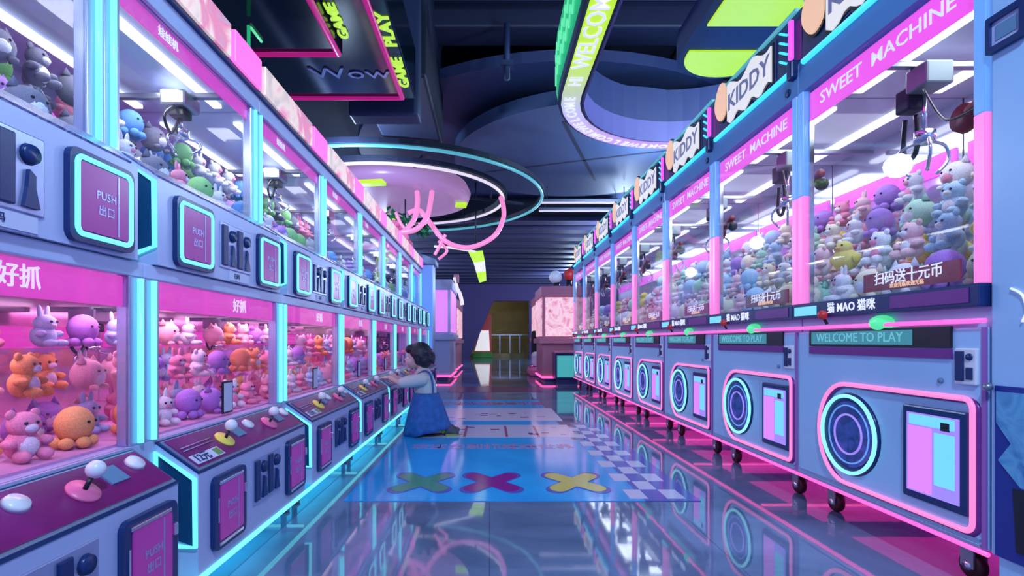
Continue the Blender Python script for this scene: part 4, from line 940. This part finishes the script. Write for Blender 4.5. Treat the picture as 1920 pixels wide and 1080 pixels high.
palD = [('bear', 'pink'), ('bear', 'white'), ('octopus', 'violet'), ('cat', 'rose'), ('bunny', 'sky'), ('bear', 'rose'), ('bunny', 'pink'), ('cat', 'violet'), ('octopus', 'orange'), ('bear', 'orange'), ('chick', 'yellow'), ('bunny', 'white'), ('cat', 'pink')]
RW = ['the nearest right-row machine', 'the second right-row machine', 'the third right-row machine', 'the fourth right-row machine', 'the fifth right-row machine', 'the sixth right-row machine', 'the seventh right-row machine', 'the farthest right-row machine']
for k in range(NR):
    y = Y0R+k*PR
    rows = [1, 2, 3, 4] if k < 3 else ([1, 2, 3] if k < 5 else [1, 2])
    cell = .163 if k < 3 else .20
    pile(1.42, 1, y+.03, y+PR-.03, .886, rows, cell, palR, RW[k], RW[k], k < 2, rnd)
LW = [w.replace('right-row', 'left-row') for w in RW]
for k in range(NL):
    y = Y0L+k*PL
    pile(-.945, -1, y+.03, y+PL-.03, .461, [1, 2, 3] if k < 3 else ([1, 2] if k < 5 else [1, 1]), .122 if k < 3 else .16, palD, 'the lower deck of '+LW[k], 'lower deck of '+LW[k], k < 2, rnd)
    pile(-1.055, -1, y+.03, y+PL-.03, 1.241, [1, 1, 3, 3] if k < 4 else [1, 1], .135 if k < 4 else .18, palU, 'the upper deck of '+LW[k], 'upper deck of '+LW[k], k < 2, rnd)

# ------------------------------------------------------------------ the child
M['skin'] = mat('skin', (0.62, 0.42, 0.42), .5)
M['hair'] = mat('black_hair', (0.008, 0.01, 0.03), .5)
M['shirt'] = mat('pale_grey_green_shirt', (0.50, 0.60, 0.62), .8)
M['dress'] = mat('denim_blue_dress', (0.02, 0.13, 0.42), .8, noise=.2, nscale=25)
M['shoe'] = mat('dark_grey_shoe', (0.06, 0.08, 0.12), .6)
M['shoelime'] = mat('lime_shoe', (0.25, 0.45, 0.06), .6)
def remeshed(name, mb, mt, vox, parent, off, smooth_it=4):
    o = mb.build(name, None, off); me0 = o.data
    r_ = o.modifiers.new('r', 'REMESH'); r_.mode = 'VOXEL'; r_.voxel_size = vox; r_.use_smooth_shade = True
    s_ = o.modifiers.new('s', 'SMOOTH'); s_.iterations = smooth_it; s_.factor = .5
    dg = bpy.context.evaluated_depsgraph_get(); me = bpy.data.meshes.new_from_object(o.evaluated_get(dg))
    me.materials.clear(); me.materials.append(M[mt]); me.polygons.foreach_set('material_index', [0]*len(me.polygons)); me.polygons.foreach_set('use_smooth', [True]*len(me.polygons))
    bpy.data.objects.remove(o); n = bpy.data.objects.new(name, me); C.objects.link(n); n.parent = parent; return n
def limb(mb, pts, rad, mt='skin'):
    P_ = smooth(pts, 5); R_ = []
    for i in range(len(pts)-1):
        for k in range(5): R_.append(rad[i]+(rad[i+1]-rad[i])*k/5)
    R_.append(rad[-1]); mb.tube(P_, R_, mt, 12); mb.ball(pts[0], rad[0], mt); mb.ball(pts[-1], rad[-1], mt)
YC = 4.05
t = thing('person', 'small child with black hair in pale shirt and blue dress kneeling at the left machines', 'person', (-.48, YC, 0)); oo = (-.48, YC, 0)
# face looks to -x, slightly away from the camera
hd = Vector((-.565, YC+.01, .600))
b = MB()
b.ball(hd+Vector((.012, 0, .012)), (.086, .074, .088), 'skin', 24, 16); b.ball(hd+Vector((-.030, 0, -.035)), (.056, .055, .056), 'skin', 20, 14)
b.ball(hd+Vector((-.086, 0, -.022)), (.013, .011, .013), 'skin', 10, 8)       # nose
b.ball(hd+Vector((-.074, 0, -.052)), (.013, .020, .007), 'skin', 10, 8); b.ball(hd+Vector((-.066, 0, -.075)), (.018, .022, .016), 'skin', 10, 8)
for s in (-1, 1):
    b.ball(hd+Vector((.016, .076*s, -.012)), (.017, .008, .024), 'skin', 12, 8); b.ball(hd+Vector((-.052, .036*s, -.040)), (.026, .024, .026), 'skin', 12, 8)
limb(b, [hd+Vector((.03, 0, -.05)), (-.528, YC, .50), (-.515, YC, .47)], [.036, .034, .05])
limb(b, [(-.515, YC, .45), (-.50, YC, .36), (-.485, YC, .26), (-.475, YC, .20)], [.072, .072, .078, .088])
SH = []
for s in (-1, 1):
    sh = Vector((-.525, YC+.088*s, .435)); el = Vector((-.640, YC+.115*s, .40)); wr = Vector((-.755, YC+.085*s, .440))
    limb(b, [Vector((-.515, YC+.05*s, .44)), sh, el, wr], [.04, .034, .026, .018]); SH.append((sh, el, wr))
    palm = wr+Vector((-.028, 0, .002)); b.ball(palm, (.028, .022, .011), 'skin', 12, 8)
    for f in range(4):
        fo = (f-1.5)*.0105; ln = (.030, .036, .034, .026)[f]
        p0 = palm+Vector((-.018, fo, .0)); p1 = p0+Vector((-ln*.6, fo*.15, .001)); p2 = p1+Vector((-ln*.45, 0, -.010))
        limb(b, [p0, p1, p2], [.0062, .0058, .005])
    p0 = palm+Vector((.008, -.018*s, 0)); limb(b, [p0, p0+Vector((-.016, -.014*s, .0)), p0+Vector((-.034, -.016*s, -.005))], [.008, .007, .0055])
    # folded leg : hip -> knee forward, shin back along the floor, foot behind
    hip = Vector((-.475, YC+.05*s, .19)); kn = Vector((-.600, YC+.062*s, .052)); an = Vector((-.345, YC+.062*s, .050)); toe = Vector((-.285, YC+.062*s, .030))
    limb(b, [hip, (hip+kn)/2+Vector((-.01, 0, .02)), kn], [.068, .058, .044]); limb(b, [kn, (kn+an)/2, an], [.042, .038, .026]); limb(b, [an, (an+toe)/2, toe], [.026, .024, .018])
body = remeshed('body', b, 'skin', .0048, t, oo, 3)
b = MB()
for s in (-1, 1):
    b.ball(hd+Vector((-.064, .030*s, -.010)), (.012, .013, .009), 'white', 12, 8); b.ball(hd+Vector((-.073, .030*s, -.010)), (.0045, .007, .007), 'black', 10, 8)
b.build('eyes', t, oo)
b = MB(); b.ball(hd+Vector((-.086, 0, -.052)), (.003, .015, .004), 'pinkp', 10, 6); b.build('lips', t, oo)
b = MB(); b.ball(hd+Vector((.026, 0, .030)), (.092, .088, .088), 'hair', 24, 16); b.ball(hd+Vector((.060, 0, -.020)), (.062, .080, .074), 'hair', 20, 14)
b.ball(hd+Vector((-.040, 0, .058)), (.050, .066, .040), 'hair', 16, 12)
for s in (-1, 1): b.ball(hd+Vector((.020, .062*s, -.01)), (.034, .026, .055), 'hair', 12, 10)
rnd2 = random.Random(4)
for k in range(26):
    a, e = rnd2.uniform(-PI*.7, PI*.7), rnd2.uniform(-.5, 1.2); d = Vector((math.cos(a)*math.cos(e), math.sin(a)*math.cos(e), math.sin(e))); c0 = hd+Vector((.03, 0, .018)); d2 = Vector((d.x*.088, d.y*.084, d.z*.084))
    b.tube([c0+d2*.9, c0+d2*1.04+Vector((.012, 0, -.018)), c0+d2*.98+Vector((.02, 0, -.05))], [.016, .013, .005], 'hair', 8)
remeshed('hair', b, 'hair', .006, t, oo, 1)
b = MB(); limb(b, [(-.518, YC, .462), (-.505, YC, .40), (-.495, YC, .32), (-.488, YC, .26)], [.064, .086, .086, .092], 'shirt'); b.ball((-.515, YC, .435), (.075, .115, .05), 'shirt', 16, 10)
for sh, el, wr in SH: limb(b, [sh+Vector((.01, 0, -.005)), sh*.45+el*.55, el*.85+wr*.15], [.050, .046, .040], 'shirt')
remeshed('shirt', b, 'shirt', .007, t, oo, 3)
# dress: flared skirt with folds, bib and straps
def skirt():
    vs, fs = [], []; rows = 10; seg = 48
    for i in range(rows+1):
        u = i/rows; z = .325-(.325-.006)*u; cx = -.492+.012*u
        for k in range(seg):
            a = 2*PI*k/seg; fold = 1+.07*u*math.sin(9*a)+.03*u*math.sin(17*a+1)
            rx = (.096+.085*u**.8)*fold; ry = (.100+.085*u**.9)*fold
            vs.append((cx+rx*math.cos(a), YC+ry*math.sin(a), z+.05*u*u*max(0, math.cos(a+.5))))
    for i in range(rows):
        for k in range(seg): fs.append((i*seg+k, i*seg+(k+1) % seg, (i+1)*seg+(k+1) % seg, (i+1)*seg+k))
    return vs, fs
vs, fs = skirt(); b = MB(); b.add(vs, fs, 'dress', True); o = b.build('dress', t, oo); sm_ = o.modifiers.new('thickness', 'SOLIDIFY'); sm_.thickness = .006; dress = o
b = MB(); b.tube(smooth([(-.435, YC-.062, .30), (-.432, YC-.058, .38), (-.455, YC-.055, .47), (-.50, YC-.056, .492), (-.565, YC-.056, .45), (-.585, YC-.052, .36)]), .0075, 'dress', 8)
b.tube(smooth([(-.435, YC+.062, .30), (-.432, YC+.058, .38), (-.455, YC+.055, .47), (-.50, YC+.056, .492), (-.565, YC+.056, .45), (-.585, YC+.052, .36)]), .0075, 'dress', 8); b.build('dress_straps', t, oo)
for s, mt in ((-1, 'shoelime'), (1, 'shoe')):
    b = MB(); b.ball((-.318, YC+.062*s, .040), (.050, .032, .034), 'shoe', 16, 10); b.ball((-.272, YC+.062*s, .026), (.040, .033, .024), 'shoe', 16, 10)
    b.tube([(-.35, YC+.062*s, .055), (-.36, YC+.062*s, .075)], [.030, .026], 'shoe', 12)
    sh = remeshed('shoe', b, 'shoe' if s > 0 else 'shoe', .005, t, oo, 2)
    q_ = MB(); q_.box(-.335, -.240, YC+.062*s-.034, YC+.062*s+.034, .004, .016, 'shoelime', .006); q_.ball((-.352, YC+.062*s, .046), (.026, .034, .030), 'shoelime', 12, 8); q_.build('shoe_heel', t, oo)
